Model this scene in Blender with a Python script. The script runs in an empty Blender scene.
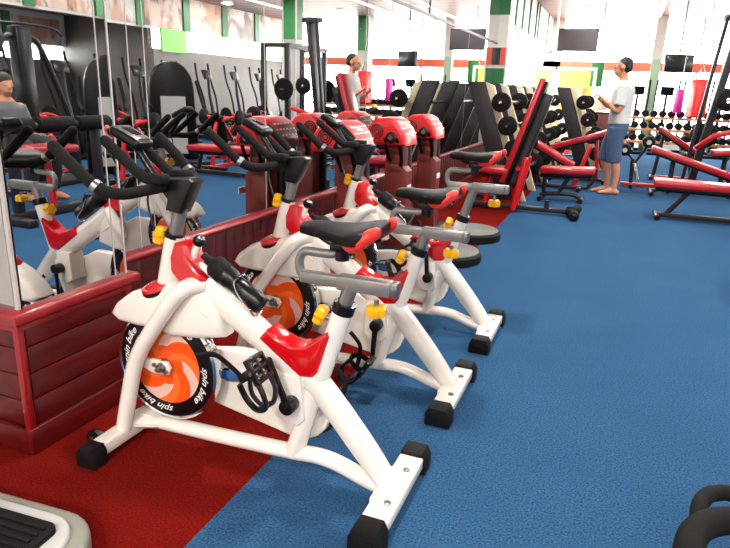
import bpy, bmesh, math, random
from mathutils import Vector, Matrix, Euler
random.seed(7)
PI = math.pi
sc = bpy.context.scene
COL = sc.collection

# ------------------------------------------------------------------ materials
def lin(h):
    h = h.lstrip('#')
    out = []
    for i in (0, 2, 4):
        c = int(h[i:i+2], 16) / 255.0
        out.append(c / 12.92 if c <= 0.04045 else ((c + 0.055) / 1.055) ** 2.4)
    return (*out, 1.0)

class NT:
    def __init__(s, name):
        s.m = bpy.data.materials.new(name); s.m.use_nodes = True
        s.t = s.m.node_tree; s.t.nodes.clear()
        s.out = s.t.nodes.new('ShaderNodeOutputMaterial')
    def n(s, typ, **kw):
        nd = s.t.nodes.new(typ)
        for k, v in kw.items():
            if k == 'inp':
                for a, b in v.items():
                    if isinstance(b, bpy.types.NodeSocket): s.t.links.new(b, nd.inputs[a])
                    else: nd.inputs[a].default_value = b
            else: setattr(nd, k, v)
        return nd
    def math(s, op, a, b=None):
        nd = s.t.nodes.new('ShaderNodeMath'); nd.operation = op
        for i, v in enumerate((a, b)):
            if v is None: continue
            if isinstance(v, bpy.types.NodeSocket): s.t.links.new(v, nd.inputs[i])
            else: nd.inputs[i].default_value = v
        return nd.outputs[0]
    def mix(s, f, a, b):
        nd = s.t.nodes.new('ShaderNodeMix'); nd.data_type = 'RGBA'
        for i, v in ((0, f), (6, a), (7, b)):
            if isinstance(v, bpy.types.NodeSocket): s.t.links.new(v, nd.inputs[i])
            else: nd.inputs[i].default_value = v
        return nd.outputs[2]
    def end(s, sh): s.t.links.new(sh, s.out.inputs[0]); return s.m

def mat(name, col, rough=0.5, metal=0.0, coat=0.0, var=0.06, scale=14.0, bump=0.0, bscale=60.0, spec=0.5):
    """plain surface with a little procedural unevenness"""
    t = NT(name)
    tc = t.n('ShaderNodeTexCoord')
    nz = t.n('ShaderNodeTexNoise', inp={'Vector': tc.outputs['Object'], 'Scale': scale, 'Detail': 3.0})
    c = lin(col)
    d = tuple(x * (1 - var) for x in c[:3]) + (1,); l = tuple(min(1, x * (1 + var)) for x in c[:3]) + (1,)
    cc = t.mix(nz.outputs['Fac'], d, l)
    b = t.n('ShaderNodeBsdfPrincipled', inp={'Base Color': cc, 'Roughness': rough, 'Metallic': metal, 'Coat Weight': coat, 'Coat Roughness': 0.08, 'Specular IOR Level': spec})
    if bump:
        n2 = t.n('ShaderNodeTexNoise', inp={'Vector': tc.outputs['Object'], 'Scale': bscale, 'Detail': 2.0})
        bp = t.n('ShaderNodeBump', inp={'Strength': bump, 'Distance': 0.01, 'Height': n2.outputs['Fac']})
        t.t.links.new(bp.outputs[0], b.inputs['Normal'])
    return t.end(b.outputs[0])

def carpet(name, c0, c1, c2):
    t = NT(name)
    tc = t.n('ShaderNodeTexCoord')
    n1 = t.n('ShaderNodeTexNoise', inp={'Vector': tc.outputs['Object'], 'Scale': 140.0, 'Detail': 3.0, 'Roughness': 0.7})
    n2 = t.n('ShaderNodeTexNoise', inp={'Vector': tc.outputs['Object'], 'Scale': 2.2, 'Detail': 5.0})
    r1 = t.n('ShaderNodeValToRGB', inp={'Fac': n1.outputs['Fac']})
    r1.color_ramp.elements[0].position = 0.36; r1.color_ramp.elements[0].color = lin(c0)
    r1.color_ramp.elements[1].position = 0.66; r1.color_ramp.elements[1].color = lin(c1)
    r2 = t.n('ShaderNodeMapRange', inp={'Value': n2.outputs['Fac'], 'From Min': 0.35, 'From Max': 0.75, 'To Min': 0.0, 'To Max': 0.4})
    cc = t.mix(r2.outputs[0], r1.outputs[0], lin(c2))
    bp = t.n('ShaderNodeBump', inp={'Strength': 0.6, 'Distance': 0.004, 'Height': n1.outputs['Fac']})
    b = t.n('ShaderNodeBsdfPrincipled', inp={'Base Color': cc, 'Roughness': 0.95, 'Specular IOR Level': 0.03, 'Normal': bp.outputs[0]})
    return t.end(b.outputs[0])

def wood(name, c0, c1, axis='Z', rough=0.35):
    t = NT(name)
    tc = t.n('ShaderNodeTexCoord')
    mp = t.n('ShaderNodeMapping', inp={'Vector': tc.outputs['Object']})
    mp.inputs['Scale'].default_value = {'Z': (18, 18, 1.2), 'Y': (18, 1.2, 18), 'X': (1.2, 18, 18)}[axis]
    nz = t.n('ShaderNodeTexNoise', inp={'Vector': mp.outputs[0], 'Scale': 2.0, 'Detail': 5.0, 'Distortion': 0.6})
    r = t.n('ShaderNodeValToRGB', inp={'Fac': nz.outputs['Fac']})
    r.color_ramp.elements[0].position = 0.3; r.color_ramp.elements[0].color = lin(c0)
    r.color_ramp.elements[1].position = 0.75; r.color_ramp.elements[1].color = lin(c1)
    b = t.n('ShaderNodeBsdfPrincipled', inp={'Base Color': r.outputs[0], 'Roughness': rough, 'Coat Weight': 0.12, 'Coat Roughness': 0.25})
    return t.end(b.outputs[0])

def emit(name, col, s):
    t = NT(name)
    e = t.n('ShaderNodeEmission', inp={'Color': lin(col), 'Strength': s})
    return t.end(e.outputs[0])

def mirror_mat():
    t = NT('mirror_glass')
    tc = t.n('ShaderNodeTexCoord')
    nz = t.n('ShaderNodeTexNoise', inp={'Vector': tc.outputs['Object'], 'Scale': 3.0})
    rr = t.n('ShaderNodeMapRange', inp={'Value': nz.outputs['Fac'], 'To Min': 0.0, 'To Max': 0.02})
    b = t.n('ShaderNodeBsdfPrincipled', inp={'Base Color': (0.79, 0.80, 0.80, 1), 'Metallic': 1.0, 'Roughness': rr.outputs[0]})
    return t.end(b.outputs[0])

def glass_mat():
    t = NT('window_glass')
    tr = t.n('ShaderNodeBsdfTransparent', inp={'Color': (0.95, 0.97, 0.96, 1)})
    gl = t.n('ShaderNodeBsdfGlossy', inp={'Roughness': 0.03})
    lw = t.n('ShaderNodeLayerWeight', inp={'Blend': 0.25}); fac = t.math('MULTIPLY', t.math('POWER', lw.outputs['Facing'], 3.0), 0.5)
    mx = t.n('ShaderNodeMixShader', inp={0: fac, 1: tr.outputs[0], 2: gl.outputs[0]})
    return t.end(mx.outputs[0])

def swirl_mat():
    t = NT('flywheel_swirl')
    tc = t.n('ShaderNodeTexCoord')
    sp = t.n('ShaderNodeSeparateXYZ', inp={0: tc.outputs['Object']})
    x, z = sp.outputs[0], sp.outputs[2]
    r = t.math('SQRT', t.math('ADD', t.math('MULTIPLY', x, x), t.math('MULTIPLY', z, z)))
    a = t.math('DIVIDE', t.math('ARCTAN2', z, x), 2 * PI)
    f = t.math('FRACT', t.math('ADD', t.math('ADD', t.math('MULTIPLY', a, 4.0), t.math('MULTIPLY', r, 6.0)), 20.3))
    wv = t.math('GREATER_THAN', f, 0.66)
    big = t.math('GREATER_THAN', r, 0.075)
    c = t.mix(t.math('MULTIPLY', wv, big), lin('#e8500f'), lin('#dcb5a6'))
    f2 = t.math('MULTIPLY', t.math('LESS_THAN', f, 0.28), 0.55)
    c = t.mix(f2, c, lin('#f27a34'))
    b = t.n('ShaderNodeBsdfPrincipled', inp={'Base Color': c, 'Roughness': 0.3, 'Coat Weight': 0.3})
    return t.end(b.outputs[0])

def ceiling_mat():
    t = NT('ceiling_slats')
    tc = t.n('ShaderNodeTexCoord')
    sp = t.n('ShaderNodeSeparateXYZ', inp={0: tc.outputs['Object']})
    f = t.math('FRACT', t.math('MULTIPLY', sp.outputs[1], 2.0))
    line = t.math('LESS_THAN', f, 0.10)
    nz = t.n('ShaderNodeTexNoise', inp={'Vector': tc.outputs['Object'], 'Scale': 1.5, 'Detail': 4.0})
    base = t.mix(nz.outputs['Fac'], lin('#6e474c'), lin('#80595d'))
    c = t.mix(line, base, lin('#a48587'))
    b = t.n('ShaderNodeBsdfPrincipled', inp={'Base Color': c, 'Roughness': 0.5})
    return t.end(b.outputs[0])

def poster_mat(name, bg, c1, c2, c3, seed):
    t = NT(name)
    tc = t.n('ShaderNodeTexCoord')
    mp = t.n('ShaderNodeMapping', inp={'Vector': tc.outputs['Object']})
    mp.inputs['Location'].default_value = (seed * 3.1, seed * 1.7, seed * 5.3)
    mp.inputs['Scale'].default_value = (1, 1.6, 1.0)
    n1 = t.n('ShaderNodeTexNoise', inp={'Vector': mp.outputs[0], 'Scale': 1.2, 'Detail': 1.5, 'Distortion': 0.4})
    n2 = t.n('ShaderNodeTexNoise', inp={'Vector': mp.outputs[0], 'Scale': 2.4, 'Detail': 2.0, 'Distortion': 0.3})
    m1 = t.n('ShaderNodeMapRange', inp={'Value': n1.outputs['Fac'], 'From Min': 0.48, 'From Max': 0.58})
    m2 = t.n('ShaderNodeMapRange', inp={'Value': n2.outputs['Fac'], 'From Min': 0.58, 'From Max': 0.70})
    m3 = t.n('ShaderNodeMapRange', inp={'Value': n2.outputs['Fac'], 'From Min': 0.40, 'From Max': 0.28})
    c = t.mix(m1.outputs[0], lin(bg), lin(c1))
    c = t.mix(m2.outputs[0], c, lin(c2))
    c = t.mix(m3.outputs[0], c, lin(c3))
    b = t.n('ShaderNodeBsdfPrincipled', inp={'Base Color': c, 'Roughness': 0.4})
    return t.end(b.outputs[0])

M = {}
M['white'] = mat('white_gloss_paint', '#e8e1d7', 0.22, coat=0.5, var=0.02)
M['red_gloss'] = mat('red_gloss_plastic', '#c00b14', 0.12, coat=0.6, var=0.05)
M['red_body'] = mat('red_machine_shell', '#d81a1e', 0.28, coat=0.3, var=0.05)
M['red_paint'] = mat('red_frame_paint', '#c8161c', 0.32, coat=0.2, var=0.06)
M['red_vinyl'] = mat('red_vinyl', '#b01522', 0.30, var=0.08, bump=0.05, bscale=90, coat=0.35)
M['red_saddle'] = mat('red_saddle_vinyl', '#e0301f', 0.38, var=0.04)
M['black_rubber'] = mat('black_rubber', '#121111', 0.62, var=0.2, bump=0.12, bscale=200, spec=0.15)
M['black_foam'] = mat('black_foam', '#161514', 0.78, var=0.15, bump=0.15, bscale=260, spec=0.15)
M['black_plastic'] = mat('black_plastic', '#0b0a0b', 0.3, var=0.1, coat=0.1, spec=0.3)
M['black_vinyl'] = mat('black_vinyl', '#100e0f', 0.42, var=0.12, bump=0.05, bscale=120, spec=0.15)
M['black_paint'] = mat('black_frame_paint', '#252226', 0.4, var=0.1, spec=0.3)
M['silver'] = mat('silver_paint', '#858380', 0.36, metal=0.55, var=0.03)
M['chrome'] = mat('chrome', '#d8d8d6', 0.12, metal=1.0, var=0.02)
M['steel'] = mat('dull_steel', '#8b8987', 0.35, metal=0.9, var=0.06)
M['yellow'] = mat('yellow_plastic', '#f0b008', 0.3, var=0.05, coat=0.2)
M['cream'] = mat('cream_paint', '#d9c9a8', 0.45, var=0.05)
M['grey_panel'] = mat('grey_panel', '#b4b4b0', 0.4, var=0.04)
M['grey_shell'] = mat('grey_shell_plastic', '#84847b', 0.35, var=0.04, coat=0.2)
M['disc_top'] = mat('ribbed_grey_disc', '#6c6d68', 0.6, var=0.1)
M['blue_logo'] = mat('blue_badge', '#2f5f9a', 0.3)
M['lettering'] = mat('white_lettering', '#f2eee8', 0.5, var=0.01)
M['cap_red'] = mat('red_lacquer_cap', '#8a1119', 0.28, coat=0.4, var=0.1, scale=6)
M['plank_v'] = wood('mahogany_plank_vertical', '#3a0707', '#560d0d', 'Z')
M['plank_h'] = wood('mahogany_plank_horizontal', '#430808', '#640f0e', 'Y')
M['post_wood'] = wood('brown_red_wood', '#5a1a16', '#7d2a22', 'Z', 0.4)
M['rack_wood'] = wood('orange_wood', '#a8643c', '#c98a5c', 'X', 0.4)
M['red_carpet'] = carpet('red_carpet', '#540d0a', '#7f1710', '#4a0b08')
M['blue_carpet'] = carpet('blue_carpet', '#1d3957', '#3d668c', '#244768')
M['mirror'] = mirror_mat()
M['glass'] = glass_mat()
M['swirl'] = swirl_mat()
M['ceiling'] = ceiling_mat()
M['wall_white'] = mat('white_wall_paint', '#e6e2da', 0.6, var=0.03)
M['wall_grey'] = mat('grey_wall_paint', '#b9b2ac', 0.6, var=0.05)
M['wall_dark'] = mat('dark_taupe_wall', '#5c5351', 0.5, var=0.15, scale=3)
M['green'] = mat('green_paint', '#1e6a34', 0.45, var=0.08)
M['pale_green'] = mat('pale_green_paint', '#8ba38a', 0.5, var=0.06)
M['lime'] = mat('lime_green_panel', '#7fce5a', 0.5, var=0.05)
M['orange_red'] = mat('orange_red_fascia', '#dc5a42', 0.45, var=0.08)
M['screen'] = mat('dark_screen', '#2b2528', 0.18, var=0.1)
M['skin'] = mat('skin', '#c58a68', 0.55, var=0.06)
M['hair'] = mat('dark_hair', '#1d1614', 0.6, var=0.2, bump=0.4, bscale=120)
M['shirt'] = mat('white_cotton', '#c6cccc', 0.8, var=0.04, bump=0.2, bscale=25)
M['grey_shirt'] = mat('grey_cotton', '#6b6c70', 0.85, var=0.06, bump=0.2, bscale=25)
M['denim'] = mat('blue_denim', '#3b5273', 0.85, var=0.18, scale=30, bump=0.2, bscale=60)
M['dark_cloth'] = mat('dark_cloth', '#24252b', 0.85, var=0.1)
M['paper_yellow'] = mat('pale_yellow_poster', '#e6b45c', 0.5, var=0.08, scale=3)
M['paper_white'] = mat('white_paper', '#efeae2', 0.5, var=0.03)
M['pink'] = mat('magenta_vinyl', '#c42a92', 0.4, var=0.08)
M['outside'] = mat('pale_paving', '#cfcac2', 0.8, var=0.06)
M['lamp'] = emit('lamp_glow', '#fff4ea', 14.0)
M['tube_lamp'] = emit('tube_lamp_glow', '#fff2ec', 5.0)
P_ARGS = [('#d8c9b8', '#b7876a', '#4d3b3a', '#8f9aa6'), ('#cfc8c4', '#7a5a4a', '#3a3f55', '#a98d7c'), ('#e0d2c2', '#c08b6d', '#6b2f2a', '#5a5560'),
          ('#b9b3ad', '#8a6a58', '#2d2b30', '#d8cfc4'), ('#d9b9a6', '#a36f55', '#51304a', '#e8dfd4')]
for i, a in enumerate(P_ARGS): M['poster%d' % i] = poster_mat('sports_poster_print_%d' % i, *a, i + 1)

# ------------------------------------------------------------------ mesh builder
class MB:
    def __init__(s): s.bm = bmesh.new(); s.mi = 0; s.mats = []
    def use(s, m):
        m = M[m]
        if m not in s.mats: s.mats.append(m)
        s.mi = s.mats.index(m); return s
    def _fin(s, n0):
        L = s.bm.faces.layers.int.get('done') or s.bm.faces.layers.int.new('done')
        for f in s.bm.faces:
            if not f[L]: f.material_index = s.mi; f[L] = 1
    def box(s, c, size, rot=None, bev=0.0, seg=2):
        r = bmesh.ops.create_cube(s.bm, size=1.0)
        vs = r['verts']
        mt = Matrix.Translation(Vector(c)) @ ((rot if isinstance(rot, Matrix) else Euler(rot).to_matrix()).to_4x4() if rot is not None else Matrix()) @ Matrix.Diagonal((*size, 1))
        bmesh.ops.transform(s.bm, matrix=mt, verts=vs)
        if bev:
            es = list({e for v in vs for e in v.link_edges})
            bmesh.ops.bevel(s.bm, geom=es, offset=bev, segments=seg, affect='EDGES', profile=0.5, clamp_overlap=True)
        s._fin(0); return s
    def beam(s, p0, p1, w, h, up=(0, 0, 1), bev=0.0):
        """box from p0 to p1, w across, h along the up side"""
        p0, p1 = Vector(p0), Vector(p1); d = p1 - p0; L = d.length; x = d / L
        u = Vector(up)
        if abs(x.dot(u)) > 0.98: u = Vector((0, 1, 0))
        y = u.cross(x).normalized(); z = x.cross(y)
        R = Matrix((x, y, z)).transposed()
        return s.box((p0 + p1) / 2, (L, w, h), R, bev)
    def tube(s, pts, r, seg=12, closed=False, caps=True, smooth=0, up=None, round_caps=False):
        pts = [Vector(p) for p in pts]; n = len(pts)
        rs = r if isinstance(r, (list, tuple)) else [r] * n
        rs = [q if isinstance(q, (list, tuple)) else (q, q) for q in rs]
        if smooth:
            P, R = [], []
            cnt = n if closed else n - 1
            for i in range(cnt):
                g = (lambda k: pts[k % n]) if closed else (lambda k: pts[min(max(k, 0), n - 1)])
                a, b, c, d = g(i - 1), g(i), g(i + 1), g(i + 2)
                ra, rb = rs[i], rs[(i + 1) % n]
                for k in range(smooth):
                    t = k / smooth
                    P.append(0.5 * ((2 * b) + (c - a) * t + (2 * a - 5 * b + 4 * c - d) * t * t + (3 * b - a - 3 * c + d) * t ** 3))
                    R.append((ra[0] + (rb[0] - ra[0]) * t, ra[1] + (rb[1] - ra[1]) * t))
            if not closed: P.append(pts[-1]); R.append(rs[-1])
            pts, rs, n = P, R, len(P)
        if round_caps and not closed:
            e0 = (pts[0] - pts[1]).normalized(); e1 = (pts[-1] - pts[-2]).normalized()
            A = [(pts[0] + e0 * rs[0][0] * math.sin(t), (rs[0][0] * math.cos(t), rs[0][1] * math.cos(t))) for t in (1.35, 0.9, 0.45)]
            B = [(pts[-1] + e1 * rs[-1][0] * math.sin(t), (rs[-1][0] * math.cos(t), rs[-1][1] * math.cos(t))) for t in (0.45, 0.9, 1.35)]
            pts = [a[0] for a in A] + pts + [b[0] for b in B]; rs = [a[1] for a in A] + rs + [b[1] for b in B]; n = len(pts)
        tang = []
        for i in range(n):
            a = pts[(i - 1) % n] if (closed or i > 0) else pts[i]
            b = pts[(i + 1) % n] if (closed or i < n - 1) else pts[i]
            tang.append((b - a).normalized())
        u = Vector(up) if up else (Vector((0, 0, 1)) if abs(tang[0].z) < 0.9 else Vector((0, 1, 0)))
        rings = []
        for i in range(n):
            t = tang[i]
            u = (u - t * u.dot(t))
            if u.length < 1e-5: u = t.orthogonal()
            u.normalize(); v = t.cross(u)
            ring = [s.bm.verts.new(pts[i] + u * (math.cos(2 * PI * k / seg) * rs[i][0]) + v * (math.sin(2 * PI * k / seg) * rs[i][1])) for k in range(seg)]
            rings.append(ring)
        m = n if closed else n - 1
        for i in range(m):
            A, B = rings[i], rings[(i + 1) % n]
            for k in range(seg):
                s.bm.faces.new((A[k], A[(k + 1) % seg], B[(k + 1) % seg], B[k]))
        if caps and not closed:
            s.bm.faces.new(rings[0][::-1]); s.bm.faces.new(rings[-1])
        s._fin(0); return s
    def cyl(s, p0, p1, r, r1=None, seg=20, bev=0.0):
        p0, p1 = Vector(p0), Vector(p1)
        if r1 is None: r1 = r
        if bev:
            d = (p1 - p0).normalized()
            return s.tube([p0, p0 + d * bev * 0.3, p0 + d * bev, p1 - d * bev, p1 - d * bev * 0.3, p1], [r - bev, r - bev * 0.3, r, r1, r1 - bev * 0.3, r1 - bev], seg)
        return s.tube([p0, p1], [r, r1], seg)
    def lathe(s, prof, o=(0, 0, 0), ax=(0, 0, 1), seg=24):
        """prof: (radius, height) list along the axis"""
        o = Vector(o); z = Vector(ax).normalized(); x = z.orthogonal().normalized(); y = z.cross(x)
        rings = []
        for r, h in prof:
            if r < 1e-6: rings.append([s.bm.verts.new(o + z * h)])
            else: rings.append([s.bm.verts.new(o + z * h + x * (r * math.cos(2 * PI * k / seg)) + y * (r * math.sin(2 * PI * k / seg))) for k in range(seg)])
        for A, B in zip(rings, rings[1:]):
            for k in range(seg):
                q = [A[k % len(A)], A[(k + 1) % seg % len(A)], B[(k + 1) % seg % len(B)], B[k % len(B)]]
                f = []
                for v in q:
                    if v not in f: f.append(v)
                if len(f) > 2: s.bm.faces.new(f)
        s._fin(0); return s
    def prism(s, out, y0, y1, bev=0.0, plane='xz', seg=2):
        """outline in the given plane pushed between y0 and y1"""
        def V(a, b, c): return {'xz': (a, c, b), 'yz': (c, a, b), 'xy': (a, b, c)}[plane]
        A = [s.bm.verts.new(V(a, b, y0)) for a, b in out]; B = [s.bm.verts.new(V(a, b, y1)) for a, b in out]
        n = len(out); fs = [s.bm.faces.new(A), s.bm.faces.new(B[::-1])]
        for i in range(n): fs.append(s.bm.faces.new((A[i], B[i], B[(i + 1) % n], A[(i + 1) % n])))
        bmesh.ops.recalc_face_normals(s.bm, faces=fs)
        if bev:
            es = list({e for f in fs[:2] for e in f.edges})
            bmesh.ops.bevel(s.bm, geom=es, offset=bev, segments=seg, affect='EDGES', profile=0.5, clamp_overlap=True)
        s._fin(0); return s
    def ball(s, c, r, rot=None, u=16, v=10):
        r = r if isinstance(r, (list, tuple)) else (r, r, r)
        q = bmesh.ops.create_uvsphere(s.bm, u_segments=u, v_segments=v, radius=1.0)
        mt = Matrix.Translation(Vector(c)) @ (Euler(rot).to_matrix().to_4x4() if rot is not None else Matrix()) @ Matrix.Diagonal((*r, 1))
        bmesh.ops.transform(s.bm, matrix=mt, verts=q['verts']); s._fin(0); return s
    def loft(s, rings, caps=True):
        R = [[s.bm.verts.new(p) for p in ring] for ring in rings]; n = len(R[0])
        fs = []
        for A, B in zip(R, R[1:]):
            for k in range(n): fs.append(s.bm.faces.new((A[k], A[(k + 1) % n], B[(k + 1) % n], B[k])))
        if caps: fs.append(s.bm.faces.new(R[0][::-1])); fs.append(s.bm.faces.new(R[-1]))
        bmesh.ops.recalc_face_normals(s.bm, faces=fs)
        s._fin(0); return s
    def mesh(s, name, mats=None, ang=38):
        L = s.bm.faces.layers.int.get('done')
        if L: s.bm.faces.layers.int.remove(L)
        me = bpy.data.meshes.new(name); s.bm.normal_update(); s.bm.to_mesh(me); s.bm.free()
        for m in (s.mats or [M[mats]]): me.materials.append(m)
        for p in me.polygons: p.use_smooth = True
        me.set_sharp_from_angle(angle=math.radians(ang))
        return me
    def build(s, name, m=None, parent=None, loc=(0, 0, 0), ang=38, recalc=True):
        if recalc: bmesh.ops.recalc_face_normals(s.bm, faces=s.bm.faces[:])
        o = bpy.data.objects.new(name, s.mesh(name, m, ang)); COL.objects.link(o)
        o.parent = parent; o.location = loc
        return o

def tag(o, label, cat, group=None, kind=None):
    o['label'] = label; o['category'] = cat
    if group: o['group'] = group
    if kind: o['kind'] = kind
    return o
def thing(name, label, cat, loc=(0, 0, 0), rz=0.0, group=None):
    o = bpy.data.objects.new(name, None); COL.objects.link(o)
    o.empty_display_size = 0.1; o.location = loc; o.rotation_euler = (0, 0, rz)
    return tag(o, label, cat, group)
def struct(o): o['kind'] = 'structure'; return o
def kids(o): return [c for c in COL.objects if c.parent == o]
def copy_tree(o, parent=None):
    c = o.copy(); COL.objects.link(c); c.parent = parent
    for ch in kids(o): copy_tree(ch, c)
    return c
def dup(o, loc, label, rz=None, group=None):
    c = copy_tree(o); c.location = loc; c['label'] = label
    if rz is not None: c.rotation_euler = (0, 0, rz)
    if group: c['group'] = group
    return c
def blob(name, mb, m, parent, voxel=0.012, it=4):
    """melt overlapping pieces into one continuous skin"""
    me = mb.mesh(name + '_rough', m)
    t = bpy.data.objects.new('rough', me); COL.objects.link(t)
    r = t.modifiers.new('r', 'REMESH'); r.mode = 'VOXEL'; r.voxel_size = voxel
    q = t.modifiers.new('s', 'SMOOTH'); q.iterations = it; q.factor = 0.5
    dg = bpy.context.evaluated_depsgraph_get()
    out = bpy.data.meshes.new_from_object(t.evaluated_get(dg)); out.name = name
    bpy.data.objects.remove(t); bpy.data.meshes.remove(me)
    out.materials.clear(); out.materials.append(M[m])
    for p in out.polygons: p.use_smooth = True
    o = bpy.data.objects.new(name, out); COL.objects.link(o); o.parent = parent
    return o
def text_mesh(body, size, shear=0.0):
    cu = bpy.data.curves.new('lettering', 'FONT'); cu.body = body; cu.size = size; cu.shear = shear
    cu.align_x = 'CENTER'; cu.offset = size * 0.012; cu.resolution_u = 3
    t = bpy.data.objects.new('lettering_text', cu); COL.objects.link(t)
    dg = bpy.context.evaluated_depsgraph_get()
    me = bpy.data.meshes.new_from_object(t.evaluated_get(dg))
    bpy.data.objects.remove(t)
    return me

# ------------------------------------------------------------------ the setting
ZC = 3.2; YF = 18.2; XR = 6.0; YB = -4.0
def wallbox(name, m, *boxes):
    b = MB()
    for lo, hi in boxes:
        b.box([(a + c) / 2 for a, c in zip(lo, hi)], [c - a for a, c in zip(lo, hi)])
    return struct(b.build(name, m))
wallbox('floor', 'blue_carpet', ((-1.01, YB, -0.1), (XR + 3.2, YF, 0)))
wallbox('floor.001', 'red_carpet', ((-2.1, YB, -0.1), (-1.01, YF, 0)))
wallbox('ceiling', 'ceiling', ((-2.3, YB, ZC), (XR + 0.2, YF + 0.2, ZC + 0.1)))
wallbox('wall_left', 'wall_white', ((-2.2, YB, -0.1), (-2.03, 10.85, ZC)), ((-2.2, 10.85, 2.44), (-2.0, YF, ZC)), ((-2.2, 10.85, -0.1), (-2.0, YF, 0.9)))
wallbox('wall_back', 'wall_grey', ((-2.2, YB - 0.15, -0.1), (XR + 3.2, YB, ZC)))
# right wall: poster fascia above, strip window below it, a recess nearer the camera
wallbox('wall_right', 'wall_white', ((XR, YB, 2.42), (XR + 0.15, 12.0, ZC)), ((XR, 12.0, 2.46), (XR + 0.15, YF, ZC)),
        ((XR + 3.0, YB, 2.0), (XR + 3.15, 12.15, 2.8)))
wallbox('wall_right.002', 'wall_dark', ((XR + 3.0, YB, -0.1), (XR + 3.15, 12.15, 1.68)), ((XR + 0.15, 12.0, -0.1), (XR + 3.15, 12.15, 2.8)))
wallbox('wall_right.001', 'wall_dark', ((XR, 12.0, -0.1), (XR + 0.15, YF, 2.0)))
wallbox('ceiling.001', 'ceiling', ((XR + 0.15, YB, 2.7), (XR + 3.0, 12.0, 2.8)))
# far wall: orange red fascia, glazing over and under it
wallbox('wall_far', 'orange_red', ((-2.2, YF, 1.94), (XR + 0.2, YF + 0.15, 2.16)))
wallbox('wall_far.001', 'wall_white', ((-2.2, YF, -0.1), (XR + 0.2, YF + 0.15, 0.35)), ((-2.2, YF, 0.35), (-1.7, YF + 0.15, ZC)), ((XR - 0.2, YF, 0.35), (XR + 0.2, YF + 0.15, ZC)))
b = MB()
for x in (-0.1, 1.6, 3.3, 5.0):
    b.box((x, YF + 0.06, 1.15), (0.06, 0.06, 1.6)); b.box((x, YF + 0.06, 2.68), (0.05, 0.06, 1.04))
struct(b.build('window_1', 'wall_white'))
struct(MB().box((2.05, YF + 0.06, 1.145), (7.5, 0.008, 1.59)).box((2.05, YF + 0.06, 2.68), (7.5, 0.008, 1.04)).build('window_2', 'glass'))
struct(MB().box((XR + 0.08, 15.1, 2.23), (0.008, 6.2, 0.46)).build('window_3', 'glass'))
struct(MB().box((XR + 3.08, 4.0, 1.85), (0.008, 16.0, 0.3)).build('window_4', 'glass'))
b = MB()
for y in (12.9, 14.3, 15.7, 17.1): b.box((-2.05, y, 1.67), (0.05, 0.05, 1.54))
struct(b.build('window_5', 'wall_white'))
struct(MB().box((-2.06, 14.5, 1.67), (0.008, 7.3, 1.54)).build('window_6', 'glass'))
wallbox('ground_outside', 'outside', ((-14, YF + 0.15, -0.14), (20, 40, -0.1)), ((-14, YB, -0.14), (-2.2, YF + 0.15, -0.1)), ((XR + 3.2, YB, -0.14), (20, YF + 0.15, -0.1)))
# left wall beyond the pier: white panels between thin green uprights
b = MB().use('green')
for y in (11.4, 12.1, 12.9, 13.8, 14.8, 15.2, 17.0): b.box((-1.985, y, 2.82), (0.03, 0.07, 0.76))
b.use('black_paint').box((-1.99, 14.5, 2.39), (0.1, 7.3, 0.10))
struct(b.build('trim_1'))

# wainscot under the mirrors
b = MB()
y = 1.92
while y < 10.55:
    b.box((-2.012, y + 0.0485, 0.25), (0.036, 0.0985, 0.49), bev=0.003); y += 0.099
struct(b.build('wainscot', 'plank_v'))
struct(MB().tube([(-1.995, 1.80, 0.522), (-1.995, 10.6, 0.522)], [(0.024, 0.034)] * 2, 14).build('trim_2', 'cap_red'))
struct(MB().box((-1.988, 6.25, 0.045), (0.02, 8.7, 0.09), bev=0.006).build('baseboard_left', 'plank_h'))
# the mirror clad pier nearest the camera
PX, PY0, PY1 = -1.80, 1.392, 1.90
b = MB().use('wall_grey').box((-1.93, 1.645, 1.6), (0.24, 0.49, 3.2)).use('plank_h')
for k in range(4):
    z = 0.105 + k * 0.10
    b.box((-1.807, 1.645, z + 0.047), (0.03, 0.47, 0.097), bev=0.005)
    b.box((-1.93, 1.397, z + 0.047), (0.23, 0.022, 0.097), bev=0.005)
b.box((-1.81, 1.645, 0.05), (0.06, 0.55, 0.10), bev=0.006).box((-1.925, 1.389, 0.05), (0.25, 0.05, 0.10), bev=0.006)
b.use('cap_red').box((-1.797, 1.388, 0.29), (0.028, 0.028, 0.40), bev=0.006).box((-1.797, 1.898, 0.29), (0.028, 0.028, 0.40), bev=0.006)
struct(b.build('pillar'))
cap = [(-1.90, 1.352), (-1.775, 1.352), (-1.775, 1.935), (-1.90, 1.935)]
b = MB().use('cap_red')
b.prism([(-2.04, 1.350), (-1.755, 1.350), (-1.755, 1.94), (-2.04, 1.94)], 0.498, 0.546, bev=0.016, plane='xy', seg=3)
b.box((-1.93, 1.645, 0.485), (0.30, 0.545, 0.03), bev=0.006)
struct(b.build('trim_3'))

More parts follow.
